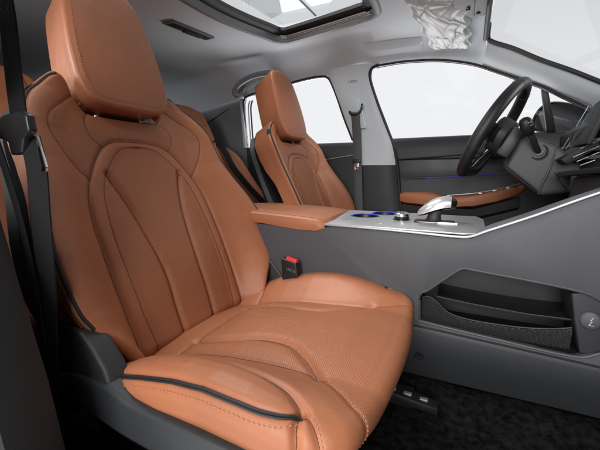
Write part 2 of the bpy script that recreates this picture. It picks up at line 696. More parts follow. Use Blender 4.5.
sm = lambda t: (lambda x: x * x * (3 - 2 * x))(np.clip(t, 0, 1))

# ================================================================== THE SETTING
# floor
def heightsheet(name, xs, ys, f, m, keepfn=None):
    bm = bmesh.new()
    V = [[bm.verts.new((x, y, f(x, y))) for y in ys] for x in xs]
    for i in range(len(xs) - 1):
        for j in range(len(ys) - 1):
            cx, cy = (xs[i] + xs[i + 1]) / 2, (ys[j] + ys[j + 1]) / 2
            if keepfn and not keepfn(cx, cy): continue
            bm.faces.new((V[i][j], V[i + 1][j], V[i + 1][j + 1], V[i][j + 1]))
    for v in [v for v in bm.verts if not v.link_faces]: bm.verts.remove(v)
    return bm_obj(name, bm, m)


def floor_z(x, y):
    z = 0.215 + 0.03 * math.exp(-((abs(y) - 0.12) / 0.06) ** 2)
    z += 0.004 * math.sin(x * 31 + y * 17) * math.cos(y * 27)
    z -= 0.03 * float(sm((abs(y) - 0.6) / 0.1))
    return z


fl = heightsheet("floor", np.linspace(-1.4, 1.7, 90), np.linspace(-0.76, 0.76, 60), floor_z, carpet)
tag(fl, "black carpeted floor of the cabin", kind="structure")

# headliner
RX = [-1.4, -0.9, -0.4, -0.125, 0.05, 0.25, 0.4, 0.5, 0.6, 0.72]
RZ = [0.96, 1.00, 1.080, 1.124, 1.138, 1.150, 1.156, 1.150, 1.134, 1.105]
CX = [-1.4, -0.9, -0.4, 0.0, 0.3, 0.55, 0.72]
CZ = [1.14, 1.20, 1.237, 1.245, 1.245, 1.232, 1.205]
YR = 0.672


def roof_z(x, y):
    r = np.interp(x, RX, RZ); c = np.interp(x, CX, CZ)
    t = min(1, abs(y) / YR)
    z = r + (c - r) * (1 - t ** 6)
    # long shallow crease that runs from the rear pillar to the front
    z += 0.010 * math.exp(-((abs(y) - 0.53 + 0.05 * x) / 0.035) ** 2) * (1 if x < 0.3 else 0)
    return z


def sr_half():
    return [(-0.150, 0.0), (-0.146, 0.15), (-0.120, 0.28), (-0.080, 0.39), (-0.062, 0.425), (-0.035, 0.442), (0.0, 0.445), (0.15, 0.42),
            (0.30, 0.388), (0.335, 0.372), (0.352, 0.34), (0.358, 0.2), (0.360, 0.0)]


SR = [(x, y) for x, y in sr_half()] + [(x, -y) for x, y in reversed(sr_half()[1:-1])]
SR = catmull(SR, 5, closed=True)


def sr_off(k):
    """sunroof ring offset by k metres (outwards positive)"""
    n = len(SR); t = np.roll(SR, -1, 0) - np.roll(SR, 1, 0)
    nn = np.stack([t[:, 1], -t[:, 0]], 1); nn /= np.linalg.norm(nn, axis=1)[:, None]
    c = SR.mean(0)
    sg = np.sign(((SR - c) * nn).sum(1).mean())
    return SR + nn * sg * k


def hole_test(x, y):
    return not inside(np.array([[x, y]]), sr_off(0.012))[0]


hl = heightsheet("ceiling", np.arange(-1.4, 0.705, 0.012), np.linspace(-YR, YR, 96), roof_z, headcloth, hole_test)
tag(hl, "light grey fabric headlining of the roof", kind="structure")

# ================================================================== SUNROOF
sun = empty("sunroof", (0.1, 0, 1.25), "sunroof glass with a black inner frame set in the grey headlining", "sunroof")


def ring_sheet(name, ks, dz, m):
    secs = []
    for k, z in zip(ks, dz):
        o = sr_off(k)
        secs.append([(p[0], p[1], roof_z(SR[i][0], SR[i][1]) + z) for i, p in enumerate(o)])
    bm = bmesh.new()
    rs = [[bm.verts.new(p) for p in s] for s in secs]
    n = len(rs[0])
    for A, B in zip(rs, rs[1:]):
        for k in range(n):
            bm.faces.new((A[k], A[(k + 1) % n], B[(k + 1) % n], B[k]))
    return keep(bm_obj(name, bm, m), sun)


ring_sheet("trim_lip", [0.030, 0.024, 0.014, 0.004, -0.002, -0.002], [0.004, -0.006, -0.011, -0.009, 0.0, 0.02], mat("sunroof_lip_grey", (.20, .205, .215), .5))
ring_sheet("black_frame", [0.0, -0.004, -0.030, -0.034, -0.034], [0.016, 0.014, 0.020, 0.024, 0.035], black)
for j, (dk, dz_) in enumerate(((-0.004, 0.003), (-0.010, 0.006), (-0.016, 0.009))):
    o = sr_off(dk)
    keep(tube("guide_rail", [(p[0], p[1], roof_z(*SR[i]) + dz_) for i, p in enumerate(o) if p[1] > 0.36 and -0.045 < p[0] < 0.335], 0.0022, silver), sun)
pg = sr_off(-0.033)
bm = bmesh.new()
bm.faces.new([bm.verts.new((p[0], p[1], 1.275)) for p in pg])
keep(bm_obj("glass", bm, roof_glass, smooth=False), sun)
bm = bmesh.new()
add_box(bm, (0.13, -0.36, 1.268), (0.136, 0.37, 1.272), 0.001)
keep(bm_obj("glass_divider", bm, plastic_soft), sun)
bm = bmesh.new()
bm.faces.new([bm.verts.new(p) for p in [(-0.10, -0.33, 1.2735), (0.12, -0.33, 1.2735), (0.12, 0.27, 1.2735), (-0.03, 0.33, 1.2735)]])
keep(bm_obj("shade_film", bm, glassmat("pale_shade", (0.72, 0.74, 0.73), 0.05), smooth=False), sun)

# roof lamp slot (far rear)
lamp = empty("roof_vent", (-0.30, 0.21, 1.22), "slim black slotted vent in the rear headlining", "vent")
def rz(x, y, d): return (x, y, roof_z(x, y) - d)
bm = bmesh.new()
add_slab(bm, [rz(-0.350, 0.105, 0.008), rz(-0.300, 0.110, 0.008), rz(-0.272, 0.300, 0.008), rz(-0.318, 0.300, 0.008)], (0, 0, 0.014), 0.004)
keep(bm_obj("bezel", bm, mat("vent_grey", (.16, .165, .17), .6)), lamp)
bm = bmesh.new()
add_slab(bm, [rz(-0.341, 0.116, 0.0095), rz(-0.307, 0.120, 0.0095), rz(-0.282, 0.290, 0.0095), rz(-0.314, 0.290, 0.0095)], (0, 0, 0.006), 0.001)
keep(bm_obj("slot", bm, black), lamp)
for k in range(2):
    bm = bmesh.new()
    add_slab(bm, [rz(-0.334 + k * .016, 0.185, 0.0120), rz(-0.324 + k * .016, 0.185, 0.0120), rz(-0.311 + k * .014, 0.262, 0.0120), rz(-0.319 + k * .014, 0.262, 0.0120)], (0, 0, 0.003), 0.0006)
    keep(bm_obj("louvre", bm, plastic_soft), lamp)

# ================================================================== FAR SIDE OF THE BODY
def poly_y(pts, y=None):
    return [(p[0], p[1], p[2]) if len(p) == 3 else (p[0], y, p[1]) for p in pts]


# the driver's side rear quarter (dark trim) : a swept sheet with the rear window cut
quarter = empty("rear_quarter_panel", (-0.9, 0.70, 0.6), "dark grey rear quarter trim behind the far rear window", "trim panel")
bm = bmesh.new()
xs = np.linspace(-1.4, -0.405, 30)
secs = []
for x in xs:
    top = np.interp(x, RX, RZ) + 0.012
    yy = 0.705 - 0.18 * float(sm((-0.6 - x) / 0.7))
    secs.append([(x, yy + 0.02, 0.30), (x, yy + 0.012, 0.60), (x, yy, 0.80), (x, yy - 0.004, 0.92), (x, yy - 0.012, (0.92 + top) / 2), (x, min(yy - 0.02, YR), top)])
rs = [[bm.verts.new(p) for p in s] for s in secs]
for A, B in zip(rs, rs[1:]):
    for k in range(5): bm.faces.new((A[k], A[k + 1], B[k + 1], B[k]))
keep(bm_obj("trim_panel", bm, darkcloth), quarter)
keep(tube("panel_seam", catmull([(-0.80, 0.66, 0.93), (-0.68, 0.675, 0.955), (-0.58, 0.685, 1.0), (-0.50, 0.685, 1.035), (-0.41, 0.685, 1.05)], 8), 0.0022, black), quarter)
keep(slab("pillar_edge", poly_y([(-0.412, 0.685, 0.83), (-0.398, 0.685, 0.83), (-0.404, 0.672, 1.055), (-0.392, 0.668, 1.075), (-0.418, 0.668, 1.082)]), (0, 0.03, 0), pillar_m, bevel=0.003), quarter)
# rear bulkhead and near rear quarter, dark
rw = heightsheet("rear_wall", np.linspace(0, 1, 2), np.linspace(-0.72, 0.72, 8), lambda x, y: 0, darkcloth)
for v in rw.data.vertices:
    v.co = Vector((-1.4 + 0.02 * v.co.x, v.co.y, 0.2 + v.co.x * 0.98))
tag(rw, "dark tailgate trim closing the rear of the cabin", kind="structure")

nq = empty("rear_door", (-0.3, -0.72, 0.5), "closed rear side door behind the near pillar, dark inner trim", "door")
keep(slab("door_panel", poly_y([(-0.50, -0.73, 0.22), (0.17, -0.73, 0.22), (0.20, -0.73, 0.80), (-0.50, -0.73, 0.80)]), (0, -0.04, 0), plastic, bevel=0.008), nq)
nq2 = empty("rear_quarter_panel", (-0.9, -0.72, 0.5), "dark rear quarter trim behind the near rear door", "trim panel")
keep(slab("trim_panel", poly_y([(-1.4, -0.73, 0.2), (-0.51, -0.73, 0.2), (-0.50, -0.70, 1.10), (-1.4, -0.66, 1.05)]), (0, -0.03, 0), darkcloth, bevel=0.004), nq2)

# far B pillar
bp = empty("door_pillar", (0.22, 0.72, 0.4), "light grey pillar between the two far windows with the driver's belt guide", "pillar")
bm = bmesh.new()
prof = [  # z, x0, x1, y
    (1.165, 0.040, 0.300, 0.664), (1.140, 0.066, 0.268, 0.668), (1.10, 0.080, 0.266, 0.676), (1.00, 0.118, 0.296, 0.694), (0.92, 0.148, 0.328, 0.706), (0.845, 0.178, 0.362, 0.714), (0.74, 0.185, 0.376, 0.720), (0.735, 0.185, 0.376, 0.720)]
secs = []
for z, a, b, y in prof:
    s = []
    for t in np.linspace(0, 1, 12):
        bulge = 0.016 * (1 - abs(2 * t - 1) ** 4)
        s.append((a + (b - a) * t, y - bulge, z))
    secs.append(s)
keep(loft("upper_trim", secs, pillar_m, closed_sec=False), bp)
bm = bmesh.new()
prof = [(0.737, 0.182, 0.379, 0.718), (0.66, 0.19, 0.389, 0.722), (0.55, 0.19, 0.405, 0.724), (0.45, 0.17, 0.43, 0.726), (0.2, 0.12, 0.47, 0.728)]
secs = []
for z, a, b, y in prof:
    secs.append([(a + (b - a) * t, y - 0.02 * (1 - abs(2 * t - 1) ** 4), z) for t in np.linspace(0, 1, 12)])
keep(loft("lower_trim", secs, plastic, closed_sec=False), bp)
keep(tube("door_seal", catmull([(0.300, 0.662, 1.155), (0.272, 0.664, 1.146), (0.262, 0.670, 1.128), (0.264, 0.678, 1.09), (0.294, 0.696, 1.0), (0.338, 0.710, 0.89), (0.374, 0.718, 0.79), (0.403, 0.722, 0.6), (0.42, 0.724, 0.45)], 6), 0.007, rubber), bp)
# airbag badge plate and adjuster
adj = keep(slab("belt_guide_slot", poly_y([(0.150, 0.656, 1.040), (0.214, 0.656, 1.042), (0.250, 0.672, 0.900), (0.196, 0.672, 0.896)]), (0, 0.012, 0), pillar_m, bevel=0.004), bp)
keep(slab("guide_slider", poly_y([(0.166, 0.6535, 1.028), (0.203, 0.6535, 1.031), (0.222, 0.660, 0.975), (0.184, 0.660, 0.970)]), (0, 0.012, 0), pillar_m, bevel=0.003), bp)
bm = bmesh.new()
def letters(bm, txt, o, ex, ey, h, th=0.0006):
    """tiny stroke lettering laid out on a plane"""
    G = {'P': [((0, 0), (0, 1)), ((0, 1), (.6, 1)), ((.6, 1), (.6, .5)), ((.6, .5), (0, .5))],
         'R': [((0, 0), (0, 1)), ((0, 1), (.6, 1)), ((.6, 1), (.6, .5)), ((.6, .5), (0, .5)), ((.2, .5), (.6, 0))],
         'E': [((0, 0), (0, 1)), ((0, 1), (.6, 1)), ((0, .5), (.5, .5)), ((0, 0), (.6, 0))],
         'S': [((0, 0), (.6, 0)), ((.6, 0), (.6, .5)), ((.6, .5), (0, .5)), ((0, .5), (0, 1)), ((0, 1), (.6, 1))],
         'A': [((0, 0), (.3, 1)), ((.3, 1), (.6, 0)), ((.12, .4), (.48, .4))],
         'I': [((.3, 0), (.3, 1))], 'B': [((0, 0), (0, 1)), ((0, 1), (.5, 1)), ((.5, 1), (.5, .55)), ((.5, .5), (0, .5)), ((.6, .5), (.6, 0)), ((.6, 0), (0, 0))],
         'G': [((.6, 1), (0, 1)), ((0, 1), (0, 0)), ((0, 0), (.6, 0)), ((.6, 0), (.6, .5)), ((.6, .5), (.3, .5))]}
    o = Vector(o); ex = Vector(ex).normalized(); ey = Vector(ey).normalized()
    x = 0
    for ch in txt:
        for (a, b), (c, d) in G.get(ch, []):
            add_tube(bm, [o + ex * ((x + a) * h * .9) + ey * (b * h), o + ex * ((x + c) * h * .9) + ey * (d * h)], th, seg=4)
        x += 0.95
letters(bm, "AIRBAG", (0.168, 0.6525, 1.094), (1, 0.0, 0.03), (0.2, -0.1, 1), 0.008, 0.0004)
keep(bm_obj("airbag_mark", bm, plastic_soft), bp)

fb = empty("seat_belt", (0.20, 0.70, 0.95), "grey seat belt hanging down the far door pillar behind the driver seat", "seat belt")
keep(tube("guide_loop", catmull([(0.178, 0.655, 0.972), (0.186, 0.650, 0.960), (0.204, 0.648, 0.956), (0.226, 0.650, 0.968), (0.234, 0.654, 0.990), (0.232, 0.657, 1.000)], 5), 0.0055, black), fb)
keep(ribbon("webbing", catmull([(0.206, 0.655, 0.966), (0.206, 0.652, 0.955), (0.208, 0.664, 0.90), (0.209, 0.680, 0.82), (0.211, 0.690, 0.74), (0.217, 0.694, 0.60), (0.225, 0.694, 0.45)], 6), (1, 0.1, 0), 0.038, 0.003, greyweb), fb)
keep(slab("latch_tongue", [(0.188, 0.678, 0.745), (0.226, 0.678, 0.748), (0.226, 0.678, 0.766), (0.188, 0.678, 0.764)], (0, 0.012, 0), black, bevel=0.004), fb)
keep(slab("latch_plate", poly_y([(0.200, 0.674, 0.712), (0.218, 0.674, 0.714), (0.218, 0.674, 0.748), (0.200, 0.674, 0.746)]), (0, 0.004, 0), chrome, bevel=0.001,
          holes=[poly_y([(0.205, 0.674, 0.722), (0.213, 0.674, 0.723), (0.213, 0.674, 0.731), (0.205, 0.674, 0.730)])]), fb)

# near B pillar
npil = empty("door_pillar", (0.2, -0.72, 0.3), "charcoal pillar trim along the left edge beside the front seat", "pillar")
secs = []
for z, xe in [(0.15, 0.345), (0.30, 0.312), (0.41, 0.289), (0.486, 0.273), (0.58, 0.243), (0.64, 0.226), (0.70, 0.207), (0.735, 0.195), (0.75, 0.18)]:
    a = xe - 0.36
    secs.append([(a, -0.735, z), (a + 0.02, -0.700, z), (a + 0.07, -0.690, z), (xe - 0.05, -0.690, z), (xe - 0.010, -0.696, z), (xe, -0.712, z), (xe, -0.75, z), (a, -0.76, z)])
keep(loft("lower_trim", secs, mat("dark_pillar_plastic", (.010, .0105, .0115), .6, grain=.2, gscale=1300)), npil)
secs = []
for z, xe in [(0.76, 0.165), (0.80, 0.19), (0.832, 0.222), (0.871, 0.252), (0.93, 0.29), (1.0, 0.31), (1.10, 0.31), (1.15, 0.32)]:
    a = xe - 0.16
    yy = -0.70 + 0.04 * float(sm((z - 0.8) / 0.4))
    secs.append([(a, yy - 0.03, z), (a + 0.02, yy + 0.002, z), (a + 0.08, yy + 0.01, z), (xe - 0.01, yy + 0.004, z), (xe, yy - 0.01, z), (xe, yy - 0.05, z), (a, yy - 0.05, z)])
keep(loft("upper_trim", secs, pillar_m), npil)

# door windows -------------------------------------------------
def frame_tube(name, pts, r, m, par, n=6, **k):
    return keep(tube(name, catmull(pts, n), r, m, **k), par)


fd = empty("front_door", (0.7, 0.74, 0.5), "closed driver door with black panel, tan armrest and side window", "door")
WF = [(0.258, 0.672, 1.110), (0.262, 0.664, 1.135), (0.290, 0.660, 1.150), (0.35, 0.660, 1.154), (0.408, 0.660, 1.155), (0.505, 0.660, 1.149), (0.579, 0.660, 1.137), (0.664, 0.660, 1.114), (0.747, 0.660, 1.077), (0.817, 0.661, 1.045), (0.902, 0.664, 1.006), (0.958, 0.668, 0.973), (1.03, 0.675, 0.932), (1.12, 0.69, 0.88)]
keep(tube("window_seal", catmull(WF, 5), 0.0045, rubber), fd)
keep(tube("chrome_edge", [Vector(p) + Vector((0, 0.006, -0.006)) for p in catmull(WF[2:], 5)], 0.0022, chrome), fd)
# door upper + lower panel
def door_sheet(name, prof, x0, x1, m, par, nx=26, slope=0.0, bow=0.01):
    secs = []
    for t in np.linspace(0, 1, nx):
        x = x0 + (x1 - x0) * t
        secs.append([(x, y + bow * (2 * t - 1) ** 2, z + slope * (x - x0)) for y, z in prof])
    return keep(loft(name, secs, m, closed_sec=False), par)


keep(box("door_core", (0.34, 0.742, 0.18), (1.25, 0.765, 0.845), black), fd)
door_sheet("upper_panel", [(0.775, 0.848), (0.755, 0.857), (0.735, 0.852), (0.722, 0.835), (0.716, 0.80), (0.716, 0.765), (0.722, 0.758)], 0.352, 1.25, plastic, fd, slope=0.008)
door_sheet("middle_panel", [(0.735, 0.765), (0.727, 0.758), (0.724, 0.72), (0.724, 0.690), (0.730, 0.640)], 0.352, 1.25, black, fd, slope=0.05)
door_sheet("lower_panel", [(0.735, 0.684), (0.722, 0.678), (0.712, 0.64), (0.716, 0.55), (0.724, 0.40), (0.726, 0.18)], 0.352, 1.25, plastic, fd, slope=0.05)
keep(tube("shadow_gap", [(0.373, 0.7215, 0.7605), (0.55, 0.718, 0.771), (0.848, 0.716, 0.793), (1.1, 0.72, 0.81)], 0.003, black), fd)
keep(tube("light_strip", [(0.51, 0.722, 0.679), (0.65, 0.7205, 0.690), (0.787, 0.720, 0.702), (0.92, 0.721, 0.716)], 0.0022, strip_m), fd)
keep(tube("panel_gap", [(0.41, 0.722, 0.676), (0.51, 0.722, 0.679)], 0.0015, black), fd)
# armrest in tan leather
secs = []
for x, zt, zb, w in [(0.402, 0.598, 0.585, 0.02), (0.408, 0.612, 0.576, 0.045), (0.43, 0.618, 0.571, 0.06), (0.50, 0.620, 0.567, 0.068), (0.545, 0.618, 0.564, 0.07), (0.575, 0.606, 0.562, 0.07), (0.63, 0.607, 0.562, 0.07), (0.70, 0.618, 0.568, 0.066), (0.78, 0.637, 0.588, 0.055), (0.86, 0.659, 0.620, 0.035), (0.885, 0.662, 0.645, 0.02)]:
    y1 = 0.725; y0 = y1 - w
    secs.append([(x, y1, zt), (x, (y0 + y1) / 2, zt + 0.003), (x, y0 + 0.010, zt), (x, y0 + 0.002, zt - 0.008), (x, y0, (zt + zb) / 2), (x, y0 + 0.003, zb + 0.006), (x, y0 + 0.014, zb), (x, y1, zb + 0.004)])
keep(loft("armrest", secs, leather), fd)
keep(ribbon("armrest_trim", catmull([(0.60, 0.668, 0.612), (0.70, 0.670, 0.624), (0.78, 0.684, 0.641), (0.86, 0.702, 0.664)], 6), (0, 1, 0), 0.012, 0.003, silver), fd)
for k in range(6):
    x = .715 + k * .024
    keep(box("window_switch", (x, .672 + k * .003, .6205 + k * .0058), (x + .015, .690 + k * .003, .6255 + k * .0058), [silver, plastic_soft][k % 2], bevel=.0015), fd)
secs = []
for x, z in [(0.42, 0.572), (0.55, 0.562), (0.70, 0.562), (0.86, 0.615)]:
    secs.append([(x, 0.725, z), (x, 0.672, z - 0.004), (x, 0.68, z - 0.04), (x, 0.725, z - 0.06)])
keep(loft("armrest_base", secs, plastic), fd)
h = keep(slab("door_handle", poly_y([(0.632, 0.712, 0.692), (0.66, 0.712, 0.698), (0.70, 0.712, 0.722), (0.694, 0.712, 0.725), (0.655, 0.712, 0.703)]), (0, 0.008, 0), chrome, bevel=0.002), fd)
# window division post and glass
keep(slab("division_post", [(0.893, 0.690, 1.012), (0.915, 0.690, 1.003), (0.960, 0.728, 0.858), (0.930, 0.728, 0.858)], (0, 0.02, 0), black, bevel=0.003), fd)
bm = bmesh.new()
gp = [tuple(Vector(p) + Vector((0.0, 0.014, 0))) for p in catmull(WF, 4)] + [(1.12, 0.757, 0.86), (0.37, 0.757, 0.845), (0.36, 0.757, 0.845)]
mid = bm.verts.new((0.7, 0.715, 0.98))
vs = [bm.verts.new(p) for p in gp]
for i in range(len(vs)): bm.faces.new((mid, vs[i], vs[(i + 1) % len(vs)]))
keep(bm_obj("window_glass", bm, glass, smooth=False), fd)

# wing mirror on the far door
MO = catmull([(.892, .905), (.903, .945), (.925, .975), (.965, .988), (1.03, .974), (1.08, .945), (1.10, .905), (1.095, .868), (1.02, .862), (.94, .865), (.900, .875)], 4, closed=True)
mc = MO.mean(0)
wm = keep(loft("wing_mirror", [[(mc[0] + (p[0] - mc[0]) * k + dx, y, mc[1] + (p[1] - mc[1]) * k) for p in MO] for y, k, dx in [(.855, .84, 0), (.850, .93, 0), (.856, .99, 0), (.88, 1.0, .004), (.94, .93, .02), (.98, .78, .04), (1.0, .5, .05)]], car_paint), fd)
g = slab("mirror_glass", [(mc[0] + (p[0] - mc[0]) * .845, .8545, mc[1] + (p[1] - mc[1]) * .845) for p in MO], (0, .003, 0), mat("mirror_dark_reflection", (.02, .02, .022), .15))  # near-black colour stands in for the reflected dark car interior
g.parent = wm; g.matrix_parent_inverse = Matrix.Identity(4)
keep(tube("mirror_arm", catmull([(1.10, 0.77, 0.855), (1.06, 0.82, 0.858), (1.02, 0.89, 0.868)], 5), 0.012, car_paint), fd)

rd = empty("rear_door", (-0.1, 0.74, 0.5), "closed far rear door with black panel seen past the driver seat", "door")
WR = [(-0.402, 0.700, 0.84), (-0.405, 0.692, 0.93), (-0.402, 0.680, 1.03), (-0.392, 0.672, 1.07), (-0.36, 0.668, 1.088), (-0.25, 0.666, 1.107), (-0.125, 0.665, 1.124), (-0.03, 0.664, 1.135), (0.04, 0.665, 1.137), (0.068, 0.668, 1.128), (0.085, 0.674, 1.10), (0.108, 0.686, 1.04), (0.138, 0.70, 0.95), (0.178, 0.712, 0.85)]
keep(tube("window_seal", catmull(WR, 5), 0.005, rubber), rd)
keep(tube("chrome_edge", [Vector(p) + Vector((0.004, 0.008, -0.004)) for p in catmull(WR[:10], 5)], 0.0022, chrome), rd)
for k, dx in enumerate((0.02, 0.035)):
    keep(tube("window_channel", catmull([(-0.402 + dx, 0.712, 0.84), (-0.403 + dx, 0.704, 0.93), (-0.400 + dx, 0.692, 1.03), (-0.385 + dx, 0.685, 1.066)], 5), 0.004, [silver, rubber][k]), rd)
door_sheet("upper_panel", [(0.775, 0.838), (0.755, 0.846), (0.735, 0.842), (0.722, 0.825), (0.716, 0.79), (0.718, 0.77), (0.724, 0.60), (0.724, 0.2)], -0.41, 0.199, plastic, rd)
keep(box("door_core", (-0.47, 0.745, 0.18), (0.22, 0.768, 0.835), black), rd)
keep(tube("trim_line", [(-0.08, 0.716, 0.745), (0.05, 0.714, 0.765), (0.185, 0.714, 0.785)], 0.0022, silver), rd)
keep(slab("door_handle", poly_y([(-0.03, 0.714, 0.735), (0.03, 0.714, 0.742), (0.03, 0.714, 0.750), (-0.03, 0.714, 0.745)]), (0, 0.01, 0), silver, bevel=0.002), rd)
bm = bmesh.new()
gp = [tuple(Vector(p) + Vector((0.0, 0.016, 0))) for p in catmull(WR, 4)]
mid = bm.verts.new((-0.1, 0.70, 0.98)); vs = [bm.verts.new(p) for p in gp]
for i in range(len(vs)): bm.faces.new((mid, vs[i], vs[(i + 1) % len(vs)]))
keep(bm_obj("window_glass", bm, glass, smooth=False), rd)

# A pillar + windscreen
ap = empty("windscreen_pillar", (0.9, 0.6, 1.0), "light grey sloping pillar trim between windscreen and driver window", "pillar")
Wp = catmull([(0.50, 0.664, 1.150), (0.579, 0.664, 1.140), (0.664, 0.664, 1.118), (0.747, 0.664, 1.080), (0.817, 0.665, 1.048), (0.902, 0.668, 1.010), (0.958, 0.672, 0.977), (1.03, 0.679, 0.937), (1.15, 0.69, 0.87)], 6)
Sp = catmull([(0.698, 0.45, 1.212), (0.698, 0.53, 1.190), (0.700, 0.565, 1.172), (0.716, 0.572, 1.158), (0.78, 0.572, 1.128), (0.861, 0.575, 1.083), (0.95, 0.580, 1.040), (1.026, 0.585, 1.000), (1.17, 0.60, 0.925)], 6)
secs = []
for a, b in zip(Wp, Sp):
    a = Vector(a); b = Vector(b)
    out = Vector((0, -0.012, -0.012))
    secs.append([a + (b - a) * t + out * math.sin(math.pi * t) * 0.8 + Vector((0, 0, 0.0)) for t in np.linspace(0, 1, 9)])
keep(loft("pillar_trim", secs[14:], pillar_m, closed_sec=False), ap)
keep(tube("screen_seal", [Vector(p) + Vector((0.004, -0.002, 0)) for p in Sp[4:]], 0.0075, rubber), ap)
bm = bmesh.new()
ws = empty("windscreen", (1.0, 0, 1.0), "clear windscreen with a black border, seen from inside", "windscreen")
rs = []
for y in np.linspace(-0.60, 0.60, 13):
    k = (y / 0.6) ** 2
    rs.append([bm.verts.new((0.705 + 0.01 - 0.02 * k + 0.56 * t, y * (1 + 0.03 * t), 1.215 - 0.035 * k - 0.30 * t)) for t in np.linspace(0, 1, 8)])
for A, B in zip(rs, rs[1:]):
    for k in range(7): bm.faces.new((A[k], A[k + 1], B[k + 1], B[k]))
keep(bm_obj("screen_glass", bm, screen_glass), ws)
keep(tube("header_seal", catmull([(0.696, y, 1.216 - 0.05 * (abs(y) / 0.56) ** 3) for y in np.linspace(-0.55, 0.555, 9)], 4), 0.008, rubber), ws)

# far grab handle (rear) and roof recess
gh = empty("grab_handle", (-0.33, 0.66, 1.15), "dark grey grab handle on the roof edge above the far rear window", "handle")
gpts = catmull([(-0.352, 0.600, 1.078), (-0.368, 0.585, 1.072), (-0.385, 0.578, 1.090), (-0.355, 0.575, 1.122), (-0.285, 0.572, 1.148), (-0.200, 0.572, 1.156), (-0.160, 0.580, 1.150), (-0.150, 0.605, 1.150)], 6)
keep(tube("grip", gpts, 0.0125, mat("grey_handle_plastic", (0.26, 0.26, 0.265), 0.6), seg=10), gh)
keep(slab("mount", [(-0.395, .62, 1.10), (-0.350, .62, 1.12), (-0.352, .60, 1.078), (-0.385, .60, 1.070)], (0, .02, .02), MATS["grey_handle_plastic"], bevel=.004), gh)
keep(slab("mount", [(-0.185, .62, 1.155), (-0.135, .62, 1.155), (-0.135, .60, 1.14), (-0.185, .60, 1.14)], (0, .03, .02), MATS["grey_handle_plastic"], bevel=.004), gh)

vr = empty("visor_recess", (0.36, 0.60, 1.20), "shallow moulded grip recess in the headlining above the driver window", "recess")
bm = bmesh.new()
rs = []
for t in np.linspace(0, 1, 20):
    x = 0.262 + 0.22 * t
    k = math.sin(math.pi * t) ** 0.35 if 0 < t < 1 else 0
    rs.append([bm.verts.new((x, y, roof_z(x, y) + dz * k - 0.001)) for y, dz in ((0.560, 0.0), (0.572, -0.010), (0.585, -0.016), (0.590, -0.002), (0.60, -0.002), (0.63, -0.002))])
for A, B in zip(rs, rs[1:]):
    for k in range(5): bm.faces.new((A[k], A[k + 1], B[k + 1], B[k]))
keep(bm_obj("moulded_lip", bm, headcloth), vr)

# sun visor in protective film
vis = empty("sun_visor", (0.5, 0.45, 1.2), "sun visor wrapped in crinkled white protective film below the headlining", "sun visor")
nx, ny = 90, 90
cr = []
rnd = random.Random(11)
creases = [(rnd.uniform(0, 1), rnd.uniform(-0.2, 1.2), rnd.uniform(0, math.pi), rnd.uniform(0.012, 0.04), rnd.uniform(-1, 1)) for _ in range(60)]
C4 = [np.array(p) for p in ((0.466, 0.20, 1.212), (0.520, 0.615, 1.172), (0.638, 0.600, 1.158), (0.645, 0.30, 1.190))]
V = []
for i in range(nx):
    for j in range(ny):
        u, v = i / (nx - 1), j / (ny - 1)
        p = (1 - u) * ((1 - v) * C4[0] + v * C4[1]) + u * ((1 - v) * C4[3] + v * C4[2])
        h = 0
        for cx, cy, th, w, am in creases:
            d = (u - cx) * math.cos(th) + (v - cy) * math.sin(th)
            e = -(u - cx) * math.sin(th) + (v - cy) * math.cos(th)
            h += am * 0.0055 * math.exp(-abs(d) / w) * math.exp(-(e / 0.3) ** 2)
        edge = min(u, 1 - u, v, 1 - v)
        wob = 0.008 * math.sin(17 * u + 3) * (v > 0.5) * v + 0.006 * math.sin(23 * v)
        V.append((p[0] + wob * (2 * u - 1), p[1] + 0.010 * math.sin(13 * u + 1) * v, p[2] + h - 0.010 * sm(edge * 12)))
F = [(i * ny + j, (i + 1) * ny + j, (i + 1) * ny + j + 1, i * ny + j + 1) for i in range(nx - 1) for j in range(ny - 1)]
me = bpy.data.meshes.new("film_wrap"); me.from_pydata([tuple(map(float, v)) for v in V], [], F)
fo = link("film_wrap", me, film, smooth=False)
sd = fo.modifiers.new("s", 'SOLIDIFY'); sd.thickness = 0.012; sd.offset = 1
keep(fo, vis)
keep(tube("pivot_rod", [(0.655, 0.20, 1.190), (0.655, 0.30, 1.188), (0.655, 0.36, 1.182)], 0.006, plastic_soft), vis)

# overhead console / mirror base
om = empty("rear_view_mirror_housing", (0.66, 0.27, 1.18), "grey rear-view mirror mount with two dark holes at the windscreen top", "mirror mount")
keep(slab("housing", [(0.60, 0.10, 1.200), (0.60, 0.30, 1.186), (0.645, 0.372, 1.176), (0.688, 0.372, 1.176), (0.690, 0.10, 1.196)], (0, 0, 0.016), plastic_soft, bevel=0.005), om)
for x, y in ((0.640, 0.315), (0.668, 0.350)):
    keep(lathe("screw_hole", (x, y, 1.1775 + (0.35 - y) * 0.06), (0, 0, -1), [(0.006, -0.001), (0.0055, 0.003), (0.002, 0.003), (0.001, 0.001)], black, seg=14), om)

# ================================================================== FRONT SEATS
YC, YD = -0.362, 0.388
ROOT = np.array([0.30, YC, 0.235])
tl = R(22.5)
O_ = np.array([0.190, YC, 0.395]) - ROOT
V_ = np.array([-math.sin(tl), 0, math.cos(tl)]); N_ = np.array([math.cos(tl), 0, math.sin(tl)])


def back_frame(r):
    return O_ + r[:, :1] * np.array([0, 1, 0]) + r[:, 1:2] * V_ + r[:, 2:3] * N_


